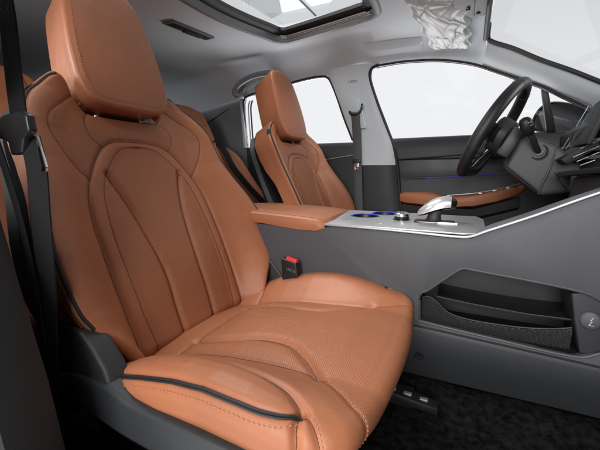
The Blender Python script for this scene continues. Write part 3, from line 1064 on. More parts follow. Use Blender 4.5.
UOUT = [(0, .413), (.035, .412), (.06, .408), (.083, .395), (.103, .372), (.128, .332), (.143, .295), (.150, .25), (.152, .21), (.153, .15), (.151, .08), (.148, .02), (.147, -.03)]
UIN = [(0, .400), (.02, .400), (.040, .396), (.065, .378), (.092, .343), (.110, .31), (.120, .26), (.125, .20), (.124, .12), (.121, .06), (.115, .01), (.112, -.03)]
FLU = [(.092, .343), (.075, .297), (.062, .247), (.05, .171), (.046, .115), (.047, .065), (.045, .01), (.043, -.03)]
SHELL = [(.098, .506), (.133, .478), (.166, .450), (.179, .42), (.168, .385), (.147, .352), (.127, .330)]
SMALL = [(.084, .470), (.098, .452), (.103, .432), (.097, .412), (.083, .396)]
BP = [(.246, .085), (.257, .11), (.263, .15), (.264, .18), (.259, .215), (.249, .26), (.237, .30), (.2265, .34), (.220, .375), (.2175, .41), (.2145, .437), (.205, .461), (.190, .483), (.168, .503), (.146, .523), (.130, .531)]
EDGE_B = [-.06, -.03, .0, .04, .075, .11, .15, .17, .215, .26, .30, .34, .375, .41, .437, .463, .485, .505, .53]
EDGE_A = [.15, .165, .185, .212, .24, .259, .266, .267, .262, .252, .240, .2295, .223, .2205, .2175, .208, .192, .170, .135]
back_out = sym([(0, -.07), (.08, -.07), (.15, -.06), (.165, -.03), (.185, .0), (.212, .04), (.24, .075), (.259, .11), (.266, .15), (.267, .18), (.262, .215), (.252, .26), (.240, .30), (.2295, .34), (.223, .375),
                (.2205, .41), (.2175, .437), (.208, .463), (.192, .485), (.170, .505), (.148, .525), (.130, .537), (.113, .530), (.103, .505), (.094, .478), (.078, .466), (.04, .464), (0, .463)])


def back_h(p):
    a = np.abs(p[:, 0]); b = p[:, 1]
    uo = np.interp(b, [-.03, .15, .25, .295, .332, .372, .42, .5], [.147, .153, .150, .143, .134, .134, .140, .10])
    e = np.interp(b, EDGE_B, EDGE_A)
    wb = np.interp(b, [-.03, .03, .06, .10, .15, .20, .25, .29, .33, .36, .43, .46, .50], [.050, .055, .060, .065, .067, .064, .056, .047, .038, .032, .028, .022, .012])
    t = (a - uo) / np.maximum(e - uo, .02)
    w = wb * sm(t * 1.02) + 0.006 * np.sin(np.pi * np.clip(t, 0, 1)) * np.clip(wb / .06, 0, 1)
    w += 0.010 * np.exp(-((b - .13) / .10) ** 2) * np.exp(-(a / .14) ** 4)
    ui = np.interp(b, [-.03, .06, .2, .31, .343, .378, .396, .402], [.112, .121, .125, .110, .092, .065, .040, 0.0])
    w -= 0.0022 * sm((ui - a) / .012) * (b < .40)
    w -= 0.03 * sm((.015 - b) / .05)
    w -= 0.006 * sm((b - .430) / .04) * sm((.12 - a) / .03)
    return w


back = Pad(back_out, back_h, back_frame, 0.010, lambda p: .066 + .022 * sm((p[:, 1] - .30) / .12) - .066 * ((p[:, 1] > .44) & (np.abs(p[:, 0]) < .128)), 0.14,
           [(UOUT, .0042, .0048), (UIN, .0014, .0028), (FLU, .0060, .0062), (SHELL, .0014, .0028), (SMALL, .0012, .0026), (BP, .0016, .0034)], puff=0.0026, puff_r=0.022)
perf_in = sym([(0, -.05)] + UIN[::-1])
perf_yoke = sym([(0, .413), (.035, .412), (.06, .408), (.083, .395), (.103, .372), (.127, .330), (.147, .352), (.168, .385), (.179, .42), (.166, .450), (.133, .478), (.098, .506), (.05, .53), (0, .53)])
mid_small = np.array([[0, .414], [.06, .409], [.083, .397], [.097, .412], [.103, .432], [.098, .452], [.084, .470], [0, .48]])
front_seat = empty("front_seat", tuple(ROOT), "tan leather front passenger seat nearest the camera, its whole cushion in view", "car seat", "front seats of the cabin")
bo = back.mesh("backrest", 0.0022, lambda c: inside(c, perf_in) | inside(c, perf_yoke), front_seat)

bm = bmesh.new()
for sg in (1, -1):
    b2 = bmesh.new()
    back.cord(b2, BP, 0.0026, 0.0012, mirror=False, side=sg)
    bm_obj("piping", b2, piping_m, bo)
back.stitches(bm, [(a + .014, b - .001) for a, b in BP[:7]], ln=.0034)
bm_obj("stitching", bm, thread, bo)
bm = bmesh.new()
for cv, rr in ((UOUT, .0007), (UIN, .0008), (SHELL, .0007), (SMALL, .0006), (FLU, .0007)):
    c = catmull(cv, 10)
    for sg in (1, -1):
        add_tube(bm, back.surf(c * [sg, 1], 0.0003), rr, seg=5)
bm_obj("seam_thread", bm, dark_thread, bo)
# tiny side label under the shoulder piping
bm = bmesh.new()
lp = back.surf(np.array([[-.207, .485], [-.196, .497], [-.182, .509], [-.176, .502], [-.190, .489], [-.200, .478]]) , 0.002)
add_slab(bm, [tuple(q) for q in lp], tuple(N_ * 0.001))
bm_obj("side_tag", bm, black, bo, smooth=False)

# hard back shell
secs = []
for b in np.linspace(-.02, .50, 22):
    e = float(np.interp(b, EDGE_B, EDGE_A)) - .002
    lo = -0.018 - 0.045 * float(sm((b - .10) / .30))
    k = float(sm((b - .38) / .14)); bk = -0.098 + 0.012 * k
    s = [(-e + .006, lo), (-e - .003, lo - .012), (-e + .006, (lo + bk) / 2), (-e + .045, bk + .012), (-e * .4, bk), (0, bk - .003)]
    s = s + [(-x, w) for x, w in reversed(s[:-1])] + [(e * .5, lo - .0), (-e * .5, lo - .0)]
    P_ = np.array([[x, b, w] for x, w in s])
    secs.append([tuple(q) for q in back_frame(P_)])
loft("back_shell", secs, plastic, front_seat)

# headrest
def head_h(p):
    a = np.abs(p[:, 0]); b = p[:, 1]
    return .030 + (b - .465) * .10 + .007 * (1 - (a / .12) ** 2) - .004 * ((b - .60) / .13) ** 2


HO = [(0, .470), (.045, .471), (.072, .475), (.089, .485), (.100, .504), (.1045, .53), (.1045, .57), (.102, .60), (.095, .65), (.086, .695), (.074, .722), (.052, .736), (0, .742)]
hin = [(.0, .478), (.043, .479), (.067, .483), (.082, .492), (.0925, .508), (.0968, .532), (.0965, .57), (.0940, .60), (.0870, .65), (.078, .69), (.067, .713), (.048, .725), (0, .731)]
head = Pad(sym(HO), head_h, back_frame, 0.011, 0.108, 0.18, [([(a * 1.04, b + (.004 if b > .7 else 0)) for a, b in hin], .0013, .0026)], puff=.002, puff_r=.02)
ho = head.mesh("headrest", 0.0028, None, front_seat, mats=[leather], close=True)
bm = bmesh.new()
head.stitches(bm, [(a * .985, b) for a, b in hin[2:11]], pitch=.0052, ln=.0034, r=.0006)
bm_obj("stitching", bm, thread, ho)
for sg in (-1, 1):
    P_ = np.array([[sg * .050, .43, -.028], [sg * .050, .50, -.022], [sg * .049, .56, -.01]])
    tube("headrest_post", [tuple(q) for q in back_frame(P_)], .0058, chrome, front_seat, seg=14)
    P_ = np.array([[sg * .050, .452, -.027], [sg * .050, .470, -.0255]])
    tube("post_sleeve", [tuple(q) for q in back_frame(P_)], .010, black, front_seat, seg=14)
# filler behind the yoke so that the slot is closed
secs = []
for w, k in ((-.012, .9), (-.02, 1.0), (-.07, 1.0), (-.078, .85)):
    P_ = np.array([[x * k, b, w] for x, b in ((-.17, .43), (.17, .43), (.15, .492), (.11, .488), (.08, .455), (-.08, .455), (-.11, .488), (-.15, .492))])
    secs.append([tuple(q) for q in back_frame(P_)])
loft("shoulder_bridge", secs, leather, front_seat)

# cushion
def cush_frame(r):
    return np.stack([r[:, 1] - ROOT[0], r[:, 0], r[:, 2] - ROOT[2]], 1)


cush_out = sym([(0, .13), (.12, .13), (.19, .14), (.225, .18), (.243, .225), (.250, .265), (.256, .33), (.2575, .40), (.2575, .47), (.255, .52), (.250, .548), (.238, .570), (.213, .587), (.16, .598), (.08, .604), (0, .606)])


def cush_h(p):
    a = np.abs(p[:, 0]); b = p[:, 1]
    zc = np.interp(b, [.13, .20, .24, .27, .30, .36, .45, .52, .57, .61], [.385, .402, .412, .423, .432, .442, .449, .452, .448, .440])
    zb = zc - .010
    zr = np.interp(b, [.13, .20, .22, .26, .30, .36, .41, .46, .50, .53, .57, .60], [.395, .415, .428, .446, .457, .470, .474, .470, .463, .456, .445, .430])
    z = np.where(a < .128, zc + (zb - zc) * (a / .128) ** 2, zb + (zr - zb) * sm((a - .128) / .082))
    z = z - .30 * np.maximum(0, a - .222) ** 1.3
    # thigh pad stands a little proud of the side leaves
    return z


CA = [(.080, .245), (.085, .29), (.079, .335), (.068, .38), (.073, .43), (.098, .47), (.125, .498), (.139, .512)]
CB = [(.134, .232), (.127, .30), (.127, .375), (.127, .435), (.131, .49), (.141, .52), (.158, .548), (.176, .570), (.190, .600), (.197, .64), (.197, .70)]
CC = [(.206, .225), (.198, .27), (.191, .33), (.191, .40), (.195, .45), (.204, .495), (.2225, .526)]
CPL = [(.2345, .215), (.2440, .262), (.2485, .33), (.2500, .40), (.2490, .465), (.2440, .498), (.236, .517), (.225, .528)]
CR = [(0, .250), (.08, .247), (.135, .240), (.17, .235), (.206, .225)]
L1 = [(.2225, .526), (.240, .527), (.262, .533), (.285, .537), (.33, .539)]
L2 = [(.2225, .526), (.229, .538), (.243, .552), (.260, .563), (.285, .571), (.33, .578)]
cush = Pad(cush_out, cush_h, cush_frame, 0.026, lambda p: .072 + .16 * sm((p[:, 1] - .545) / .05), 0.10,
           [(CA, .0062, .0075, -1), (CA, .0038, .0075, 1), (CB, .0022, .0034), (CC, .0045, .0055, -1), (CR, .0018, .0040), (L1, .0050, .0048, -1), (L2, .0026, .0032), (CPL, .0030, .0040)], puff=.0032, puff_r=.028)
cush.maxdepth = 0.26
cush.skirt_fade = 5.0
cush.R0 = cush.R
_cb = Pad.base


def cush_base(p, s=cush):
    r = _cb(s, p)
    # the nose of the cushion tucks back underneath
    drop = np.maximum(0, (.44 - r[:, 2]))
    k = sm((r[:, 1] - .50) / .06)
    r[:, 1] -= k * (drop ** 1.35) * 1.15
    return r


cush.base = cush_base
pc = sym([(0, .245)] + [(.132, .245)] + CB[1:] + [(.19, .85), (0, .85)])
co = cush.mesh("cushion", 0.0025, lambda c: inside(c, pc), front_seat)
bm = bmesh.new()
CP = CPL
for sg in (1, -1):
    b2 = bmesh.new()
    cush.cord(b2, CP, .0019, .0022, mirror=False, side=sg)
    cush.cord(b2, [(a + .0036, b) for a, b in CP], .0012, .0012, mirror=False, side=sg)
    bm_obj("piping", b2, piping_m, co)
bm = bmesh.new()
cush.stitches(bm, [(a + .013, b) for a, b in CP], pitch=.0062, ln=.0042, r=.0009)
cush.stitches(bm, CB[4:10], off=-.0035, pitch=.0058, ln=.0038)
cush.stitches(bm, L2, off=-.0035, pitch=.0055, ln=.0036)
bm_obj("stitching", bm, thread, co)
bm = bmesh.new()
for cv, rr in ((CA, .0009), (CB, .0009), (CC, .0009), (CR, .0007), (L1, .0008), (L2, .0008)):
    c = catmull(cv, 10)
    for sg in ((-1,) if cv in (CC, L1) else (1, -1)):
        add_tube(bm, cush.surf(c * [sg, 1], 0.0003), rr, seg=5)
bm_obj("seam_thread", bm, dark_thread, co)


def L(p):
    return (p[0] - ROOT[0], p[1] - ROOT[1], p[2] - ROOT[2])


for sg in (-1, 1):
    def q(x, z, a): return (x - ROOT[0], sg * a, z - ROOT[2])
    slab("side_trim", [q(*p, .268) for p in [(.140, .395), (.150, .425), (.19, .436), (.262, .437), (.300, .425), (.335, .423), (.40, .420), (.48, .415), (.540, .412), (.575, .395), (.578, .365), (.50, .350), (.40, .362), (.28, .372), (.19, .388)]],
         (0, -sg * .045, 0), plastic, front_seat, bevel=.008, seg=3)
    slab("recliner_cover", [q(*p, .262) for p in [(.130, .395), (.130, .455), (.150, .490), (.175, .503), (.205, .500), (.228, .482), (.252, .455), (.262, .430), (.25, .41), (.23, .395)]],
         (0, -sg * .034, 0), plastic, front_seat, bevel=.007, seg=3)
    bm = bmesh.new()
    add_box(bm, (.02 - ROOT[0], sg * .17 - .018, -.005), (.60 - ROOT[0], sg * .17 + .018, .022), .003)
    add_box(bm, (.10 - ROOT[0], sg * .17 - .010, .02), (.52 - ROOT[0], sg * .17 + .010, .10), .003)
    bm_obj("seat_rail", bm, black, front_seat)
bm = bmesh.new()
add_box(bm, (.16 - ROOT[0], -.225, .075), (.53 - ROOT[0], .225, .130), .01)
bm_obj("seat_pan", bm, black, front_seat)
for sg in (-1, 1):
    bm = bmesh.new()
    x_ = .50 - ROOT[0]
    add_slab(bm, [(x_, sg * .157 - .016, .018), (x_ + .125, sg * .157 - .016, .004), (x_ + .150, sg * .157 - .012, .000), (x_ + .150, sg * .157 + .012, .000), (x_ + .125, sg * .157 + .016, .004), (x_, sg * .157 + .016, .018)], (0, 0, .016), .003)
    re_ = bm_obj("rail_end", bm, black, front_seat)
    bm = bmesh.new()
    for k in range(3):
        add_box(bm, (x_ + .05 + .032 * k, sg * .157 - .005, .0265 - .0035 * k), (x_ + .066 + .032 * k, sg * .157 + .004, .0300 - .0035 * k), .001)
    bm_obj("rail_slot", bm, silver, re_)


def dup(o, parent=None):
    c = o.copy()
    COL.objects.link(c)
    if parent is not None:
        c.parent = parent
    for ch in list(o.children):
        dup(ch, c)
    return c


driver_seat = dup(front_seat)
driver_seat.location.y = YD
driver_seat.location.x += 0.017
driver_seat["label"] = "tan leather driver seat beyond the centre console, only its backrest and headrest showing"

# ================================================================== REAR BENCH
rb = empty("rear_bench_seat", (-0.25, 0, 0.24), "tan leather rear bench glimpsed behind the two front seats", "car seat")
RO = np.array([-0.23, 0, 0.42]) - np.array([-0.25, 0, 0.24]); tr = R(25)
RV = np.array([-math.sin(tr), 0, math.cos(tr)]); RN = np.array([math.cos(tr), 0, math.sin(tr)])
rf = lambda r: RO + r[:, :1] * np.array([0, 1, 0]) + r[:, 1:2] * RV + r[:, 2:3] * RN


def rh(p):
    a = np.abs(p[:, 0]); b = p[:, 1]
    t = np.abs(a - .37)
    return .030 * sm((t - .13) / .08) - .0 * b + .02 * np.exp(-((b - .12) / .1) ** 2)


rp = Pad(sym([(0, -.02), (.3, -.02), (.60, -.02), (.645, .03), (.650, .12), (.640, .22), (.615, .32), (.585, .40), (.54, .455), (.47, .478), (.3, .482), (0, .47)]), rh, rf, .03, .10, .1,
         [([(.25, -.02), (.245, .2), (.27, .36), (.33, .41), (.37, .415)], .004, .005), ([(.49, -.02), (.50, .2), (.475, .36), (.42, .41), (.37, .415)], .004, .005),
          ([(.16, -.02), (.16, .46)], .005, .005), ([(.58, .0), (.575, .2), (.54, .38), (.50, .44)], .003, .004)], puff=.006, puff_r=.03)
ro = rp.mesh("backrest", .006, lambda c: (np.abs(np.abs(c[:, 0]) - .37) < .115) & (c[:, 1] < .40), rb)
for cy in (-.37, .37):
    fr = lambda r, cy=cy: rf(r + np.array([cy, 0, -.045]))
    hp = Pad(sym([(0, .468), (.10, .47), (.150, .49), (.158, .53), (.150, .60), (.128, .645), (.08, .662), (0, .665)]), lambda p: .02 + .01 * (1 - (p[:, 0] / .15) ** 2), fr, .03, .10, .25, [([(.10, .47), (.105, .56), (.09, .655)], .003, .004)], puff=.003)
    hp.mesh("headrest", .006, None, rb, mats=[leather], close=True)
cf = lambda r: np.stack([r[:, 1], r[:, 0], r[:, 2]], 1)
cp = Pad(sym([(0, -.03), (.5, -.03), (.62, -.03), (.64, .0), (.64, .16), (.62, .20), (.3, .21), (0, .21)]), lambda p: .195 + .02 * sm((np.abs(np.abs(p[:, 0]) - .37) - .14) / .07), cf, .03, .14, 0.0,
         [([(.16, -.02), (.16, .3)], .004, .005), ([(.25, -.02), (.25, .3)], .004, .005), ([(.49, -.02), (.49, .3)], .004, .005), ([(0, .13), (.6, .13)], .003, .004)], puff=.006)
cp.mesh("cushion", .006, None, rb)
# rear belt across the far rear seat
rs_ = empty("seat_belt", (-0.43, 0.50, 0.80), "black seat belt running down the far rear seat back", "seat belt")
bp_ = rp.surf(np.array([[.475, .50], [.487, .44], [.515, .33], [.545, .22], [.575, .12], [.60, .03]]), .012) + np.array([-0.25, 0, 0.24])
keep(ribbon("webbing", catmull(bp_, 6), (0, 1, 0.25), .042, .003, webbing), rs_)
rk = empty("belt_buckle", (-0.05, -0.30, 0.45), "black rear belt buckle with a small white mark on the near rear cushion", "buckle")
keep(box("buckle_body", (-0.100, -0.345, 0.448), (-0.045, -0.285, 0.478), black, bevel=.008), rk)
bm = bmesh.new(); letters(bm, "PRESS", (-0.085, -0.3455, 0.458), (1, 0, 0), (0, 0, 1), .009, .0005)
keep(bm_obj("buckle_mark", bm, white_print), rk)

# ================================================================== NEAR SEAT BELT
nb = empty("seat_belt", (0.19, -0.655, 0.76), "black seat belt with chrome tongue hanging in front of the near seat's outer bolster", "seat belt")
keep(ribbon("webbing", catmull([(0.187, -0.655, 0.96), (0.187, -0.655, 0.912), (0.189, -0.655, 0.879), (0.187, -0.655, 0.818), (0.188, -0.655, 0.773)], 6), (.9, .43, 0), .020, .003, webbing), nb)
bm = bmesh.new()
for dx, dy, wd in ((.004, .0, .021), (-.005, .004, .021)):
    add_ribbon(bm, catmull([(x + dx, y + dy, z) for x, y, z in [(0.201, -0.655, 0.757), (0.208, -0.655, 0.72), (0.208, -0.657, 0.663), (0.205, -0.658, 0.581), (0.197, -0.66, 0.5), (0.192, -0.663, 0.41), (0.19, -0.663, 0.25)]], 6), (.75, .66, 0), wd, .003)
keep(bm_obj("lower_webbing", bm, webbing), nb)
keep(slab("tongue_grip", [(0.144, -0.655, 0.766), (0.153, -0.655, 0.777), (0.172, -0.655, 0.783), (0.209, -0.655, 0.785), (0.221, -0.655, 0.78), (0.223, -0.655, 0.762), (0.209, -0.655, 0.754), (0.203, -0.655, 0.738), (0.18, -0.655, 0.736), (0.177, -0.655, 0.751), (0.16, -0.655, 0.756), (0.149, -0.655, 0.759)], (0.0, -0.010, 0), black, bevel=.003, seg=3), nb)
keep(slab("tongue_plate", [(0.215, -0.657, 0.758), (0.222, -0.657, 0.758), (0.233, -0.657, 0.722), (0.231, -0.657, 0.717), (0.221, -0.657, 0.717), (0.221, -0.657, 0.722), (0.225, -0.657, 0.723)], (0, 0.003, 0), chrome, bevel=.0008), nb)
keep(ribbon("anchor_strap", catmull([(0.168, -0.675, 0.770), (0.186, -0.674, 0.715), (0.200, -0.672, 0.655), (0.206, -0.670, 0.58), (0.204, -0.668, 0.50)], 6), (.8, .6, 0), .007, .003, webbing), nb)

# near buckle with red button
bk = empty("belt_buckle", (0.30, -0.165, 0.44), "black belt buckle with a red release button between near seat and console", "buckle")
keep(slab("buckle_body", poly_y([(0.272, -0.168, 0.505), (0.314, -0.168, 0.497), (0.321, -0.168, 0.440), (0.322, -0.168, 0.38), (0.280, -0.168, 0.38)]), (0, 0.022, 0), black, bevel=.004, seg=3), bk)
keep(slab("release_button", poly_y([(0.284, -0.166, 0.508), (0.312, -0.166, 0.502), (0.314, -0.166, 0.493), (0.286, -0.166, 0.499)]), (0, 0.017, 0), red, bevel=.003), bk)
bm = bmesh.new()
letters(bm, "PRESS", (0.288, -0.1685, 0.476), (1, 0, -0.18), (0.1, 0, 1), .0062, .00035)
keep(bm_obj("buckle_mark", bm, mat("grey_print", (0.2, 0.2, 0.2), 0.6)), bk)

# ================================================================== CENTRE CONSOLE
cc = empty("centre_console", (0.45, 0, 0.25), "charcoal centre console with tan armrest lid, silver top plate and open side bin", "console")
YN = -0.130
hole = [(0.596, 0.449), (0.612, 0.463), (0.660, 0.507), (0.678, 0.519), (0.700, 0.517), (0.856, 0.502), (0.905, 0.486), (0.950, 0.45), (0.945, 0.395), (0.912, 0.387), (0.873, 0.372), (0.74, 0.379), (0.602, 0.389), (0.597, 0.395)]
outer = [(0.02, 0.366), (0.02, 0.578), (0.20, 0.579), (0.36, 0.577), (0.385, 0.586), (0.50, 0.585), (0.60, 0.582), (0.66, 0.580), (0.688, 0.583), (0.715, 0.597), (0.787, 0.630), (0.863, 0.668), (0.98, 0.722), (1.20, 0.72), (1.20, 0.345), (0.6, 0.366)]
side = keep(slab("side_panel", poly_y(outer, YN), (0, 0.016, 0), plastic_soft, bevel=.003, holes=[poly_y(hole, YN)]), cc)
# rounded rim of the bin opening and the fold below it
keep(tube("bin_rim", [(x, YN + 0.001, z) for x, z in catmull(hole, 4, closed=True)], .0030, plastic_soft, closed=True), cc)
secs = []
for x in np.linspace(0.02, 1.2, 30):
    z = 0.387 - (x - 0.6) * 0.05 if x > .6 else .387
    z = min(z, .389)
    secs.append([(x, YN + .004, z - .006), (x, YN - .006, z - .010), (x, YN - .009, z - .018), (x, YN + .004, .30), (x, YN + .022, .248), (x, YN + .035, .24)])
keep(loft("lower_skirt", secs, plastic, closed_sec=False), cc)  # darker plastic than the side panel, standing in for shade low down
keep(lathe("trim_clip", (0.600, YN + .003, 0.306), (0, -1, -.3), [(.0105, -.002), (.010, .001), (.0075, .001), (.007, -.0005), (.003, .0005), (0.0005, .001)], black, seg=20), cc)
# bin: inner box
bm = bmesh.new()
def quad(bm, a, b, c, d): bm.faces.new([bm.verts.new(p) for p in (a, b, c, d)])
x0, x1, z0, z1, yb = .59, .96, .375, .525, .105
quad(bm, (x0, YN + .01, z0), (x1, YN + .01, z0), (x1, yb, z0), (x0, yb, z0))
quad(bm, (x0, YN + .01, z1), (x1, YN + .01, z1), (x1, yb, z1), (x0, yb, z1))
quad(bm, (x0, YN + .01, z0), (x0, yb, z0), (x0, yb, z1), (x0, YN + .01, z1))
quad(bm, (x1, YN + .01, z0), (x1, yb, z0), (x1, yb, z1), (x1, YN + .01, z1))
quad(bm, (x0, yb, z0), (x1, yb, z0), (x1, yb, z1), (x0, yb, z1))
keep(bm_obj("bin_lining", bm, mat("bin_black", (.004, .004, .0045), .6), smooth=False), cc)
# ribbed pocket wall with a dipping lip
top = catmull([(0.598, 0.436), (0.612, 0.440), (0.630, 0.430), (0.655, 0.410), (0.70, 0.402), (0.78, 0.403), (0.84, 0.411), (0.872, 0.420)], 6)
secs = []
for x, z in top:
    secs.append([(x, -.108, .372), (x, -.112, z - .006), (x, -.110, z - .001), (x, -.104, z), (x, -.100, z - .004), (x, -.098, .372)])
keep(loft("ribbed_pocket", secs, rib_m), cc)
keep(tube("pocket_lip", [(x, -.107, z) for x, z in top], .0018, plastic, seg=8), cc)
sh = [(0.628, -0.05, 0.440), (0.70, -0.05, 0.434), (0.80, -0.05, 0.430), (0.875, -0.05, 0.432)]
keep(ribbon("bin_shelf", catmull(sh, 5), (0, 1, 0), .10, .004, black), cc)
keep(tube("shelf_edge", [(x, -.101, z + .002) for x, y, z in sh], .0012, plastic), cc)
# power outlet pod
keep(slab("outlet_pod", poly_y([(0.869, 0.443), (0.860, 0.492), (0.880, 0.497), (0.915, 0.486), (0.955, 0.45), (0.945, 0.388), (0.912, 0.380), (0.884, 0.378)], YN + .006), (0, 0.09, 0), plastic, bevel=.004, seg=3), cc)
po = keep(lathe("outlet_cap", (0.893, YN + .006, 0.446), (-.12, -1, .05), [(.0165, -.002), (.0165, .004), (.0145, .006), (.013, .0065), (.003, .0075), (.0005, .0076)], plastic_soft, seg=28), cc)
bm = bmesh.new()
add_tube(bm, [(0.890, YN - .0025, 0.440), (0.894, YN - .0025, 0.447), (0.891, YN - .0025, 0.447), (0.895, YN - .0025, 0.454)], .0008, seg=4)
add_tube(bm, [(0.889, YN - .0025, 0.4385), (0.897, YN - .0025, 0.4385)], .0006, seg=4)
keep(bm_obj("outlet_mark", bm, white_print), cc)
# top body + silver plate
xs = [0.352, 0.37, 0.42, 0.50, 0.60, 0.66, 0.69]
keep(slab("top_plate", [(0.366, -.121, .5875), (0.50, -.121, .5875), (0.672, -.121, .5865), (0.70, -.112, .588), (0.715, -.06, .590), (0.715, .10, .590), (0.70, .15, .590), (0.34, .15, .590), (0.352, .02, .589)], (0, 0, .0035), silver, bevel=.0008, holes=[[(cx + r * math.cos(t), cy + r * math.sin(t), .589) for t in np.linspace(0, 2 * math.pi, 40, endpoint=False)] for cx, cy, r in ((.424, .040, .036), (.462, .112, .034))]), cc)
keep(slab("console_core", [(0.03, -.112, .30), (1.18, -.112, .30), (1.18, .15, .30), (0.03, .15, .30)], (0, 0, .06), plastic), cc)
keep(slab("far_side_panel", poly_y([(0.02, 0, .25), (0.02, 0, .578), (0.36, 0, .580), (0.70, 0, .584), (0.74, 0, .585), (0.90, 0, .60), (0.95, 0, .45), (0.98, 0, .25)], .150), (0, .014, 0), plastic, bevel=.003), cc)
rail = catmull([(0.372, YN - .001, 0.5885), (0.50, YN - .001, 0.5875), (0.60, YN - .001, 0.585), (0.655, YN - .001, 0.5835), (0.685, YN - .001, 0.586), (0.715, YN - .001, 0.600), (0.787, YN - .001, 0.633), (0.863, YN - .001, 0.671), (0.98, YN - .001, 0.725)], 8)
keep(ribbon("chrome_rail", rail, (0, 1, -.25), .018, .005, mat("satin_chrome", (0.36, 0.36, 0.38), 0.38, metal=0.9)), cc)
# rising flank beside the tray
fl_ = catmull([(0.690, 0, 0.587), (0.712, 0, 0.599), (0.787, 0, 0.633), (0.863, 0, 0.670), (0.98, 0, 0.723)], 6)
secs = []
for i, (x, y, z) in enumerate(fl_):
    w = .012 + .052 * float(sm(i / 8))
    secs.append([(x, -.124, z - .03), (x, -.124, z), (x, -.122 + w * .5, z + .0015), (x, -.122 + w, z - .001), (x, -.118 + w, z - .010), (x, -.114 + w, min(z - .02, .575))])
keep(loft("tray_flank", secs, mat("dark_satin_trim", (0.20, 0.20, 0.21), 0.35, metal=0.3)), cc)
keep(slab("tray_floor", [(0.70, -.10, .575), (1.1, -.10, .575), (1.1, .15, .575), (0.70, .15, .575)], (0, 0, .008), black, bevel=.001), cc)
# armrest lid
secs = []
for x, zt in [(0.00, .602), (0.03, .610), (0.10, .6125), (0.20, .6105), (0.30, .606), (0.352, .602), (0.366, .598), (0.373, .588)]:
    sh_ = 0.0
    zb = .583 if x < .15 else .583 - .014 * min(1, (x - .15) / .15)
    if x > .365: zb = .574
    e = 0.0
    secs.append([(x, YN + .006, zb), (x, YN - .005, zb + .004), (x, YN - .006, (zb + zt) / 2), (x, YN - .003, zt - .005), (x, YN + .004, zt), (x, -.06, zt + .0015), (x - .01 * (x > .3), .04, zt - .001), (x - .016 * (x > .3), .14, zt - .006), (x - .016 * (x > .3), .150, zt - .014), (x - .016 * (x > .3), .15, .583)])
lid = keep(loft("armrest_lid", secs, leather), cc)
bm = bmesh.new()
for k in range(60):
    x = .012 + k * .0058
    add_tube(bm, [(x, YN + .0035, np.interp(x, [0, .03, .1, .2, .3, .352], [.602, .610, .6125, .6105, .606, .602]) + .0006), (x + .0038, YN + .0035, np.interp(x + .0038, [0, .03, .1, .2, .3, .352], [.602, .610, .6125, .6105, .606, .602]) + .0006)], .0006, seg=4)
s_ = bm_obj("stitching", bm, thread); s_.parent = lid; s_.matrix_parent_inverse = Matrix.Identity(4)
# cup holders
def cup(c, r, par):
    cupo = keep(lathe("cup_holder", (c[0], c[1], .5915), (0, 0, 1), [(r + .004, -.002), (r + .004, .0012), (r + .001, .0020), (r, .001), (r - .002, .0008)], plastic_soft, seg=40, caps=False), par)
    w = lathe("well", (c[0], c[1], .5918), (0, 0, 1), [(r - .0005, .0012), (r - .0012, -.002), (r - .004, -.06), (0.0005, -.062)], black, seg=40, caps=False)
    w.parent = cupo; w.matrix_parent_inverse = Matrix.Identity(4)
    b = bmesh.new()
    add_tube(b, [(c[0] + (r - .003) * math.cos(t), c[1] + (r - .003) * math.sin(t), .5937) for t in np.linspace(.15 * math.pi, 1.05 * math.pi, 24)], .0016, seg=6)
    rg = bm_obj("light_ring", b, blue)
    rg.parent = cupo; rg.matrix_parent_inverse = Matrix.Identity(4)
cup((0.424, 0.040), .036, cc)
cup((0.462, 0.112), .034, cc)
bm = bmesh.new()
for x, y in ((0.392, -0.03), (0.405, -0.05), (0.47, -.045), (0.55, .09), (0.62, .07), (0.655, .05), (0.49, -.07), (0.67, -.04)):
    add_box(bm, (x - .007, y - .007, .5905), (x + .007, y + .007, .5922), .0006)
keep(bm_obj("touch_button", bm, mat("button_grey", (0.35, 0.35, 0.36), 0.35, metal=0.5)), cc)
kn = keep(lathe("rotary_knob", (0.527, 0.010, .591), (0, 0, 1), [(.0215, 0), (.0215, .003), (.0185, .004)], gloss, seg=36), cc)
for nm, pr, mt in (("knob_grip", [(.0175, .003), (.0182, .006), (.0182, .011)], black), ("knob_ring", [(.0184, .0105), (.0188, .012), (.0188, .018), (.0170, .0195), (.015, .0190), (.0005, .0188)], chrome)):
    k_ = lathe(nm, (0.527, 0.010, .591), (0, 0, 1), pr, mt, seg=36); k_.parent = kn; k_.matrix_parent_inverse = Matrix.Identity(4)
# gear selector
gs = keep(slab("gear_selector", [(0.566, -.024, .591), (0.645, -.024, .591), (0.652, -.018, .591), (0.652, .018, .591), (0.645, .024, .591), (0.566, .024, .591), (0.560, .018, .591), (0.560, -.018, .591)], (0, 0, .005), gloss, bevel=.002), cc)
def sub(o, par):
    o.parent = par; o.matrix_parent_inverse = Matrix.Identity(4); return o
sub(slab("base_plate", [(0.615, -.027, .5915), (0.658, -.027, .5915), (0.660, -.022, .5915), (0.62, -.021, .5915)], (0, 0, .0055), silver, bevel=.001), gs)
sub(loft("stem", [[(cx + r * math.cos(t) * 1.3, r * math.sin(t), z) for t in np.linspace(0, 2 * math.pi, 16, endpoint=False)] for z, cx, r in ((.594, .604, .018), (.600, .604, .013), (.612, .606, .011), (.622, .610, .012), (.630, .613, .014))], plastic), gs)
def ell(c, ax, rx, ry, rz_, n1=20, n2=14):
    pass
secs = []
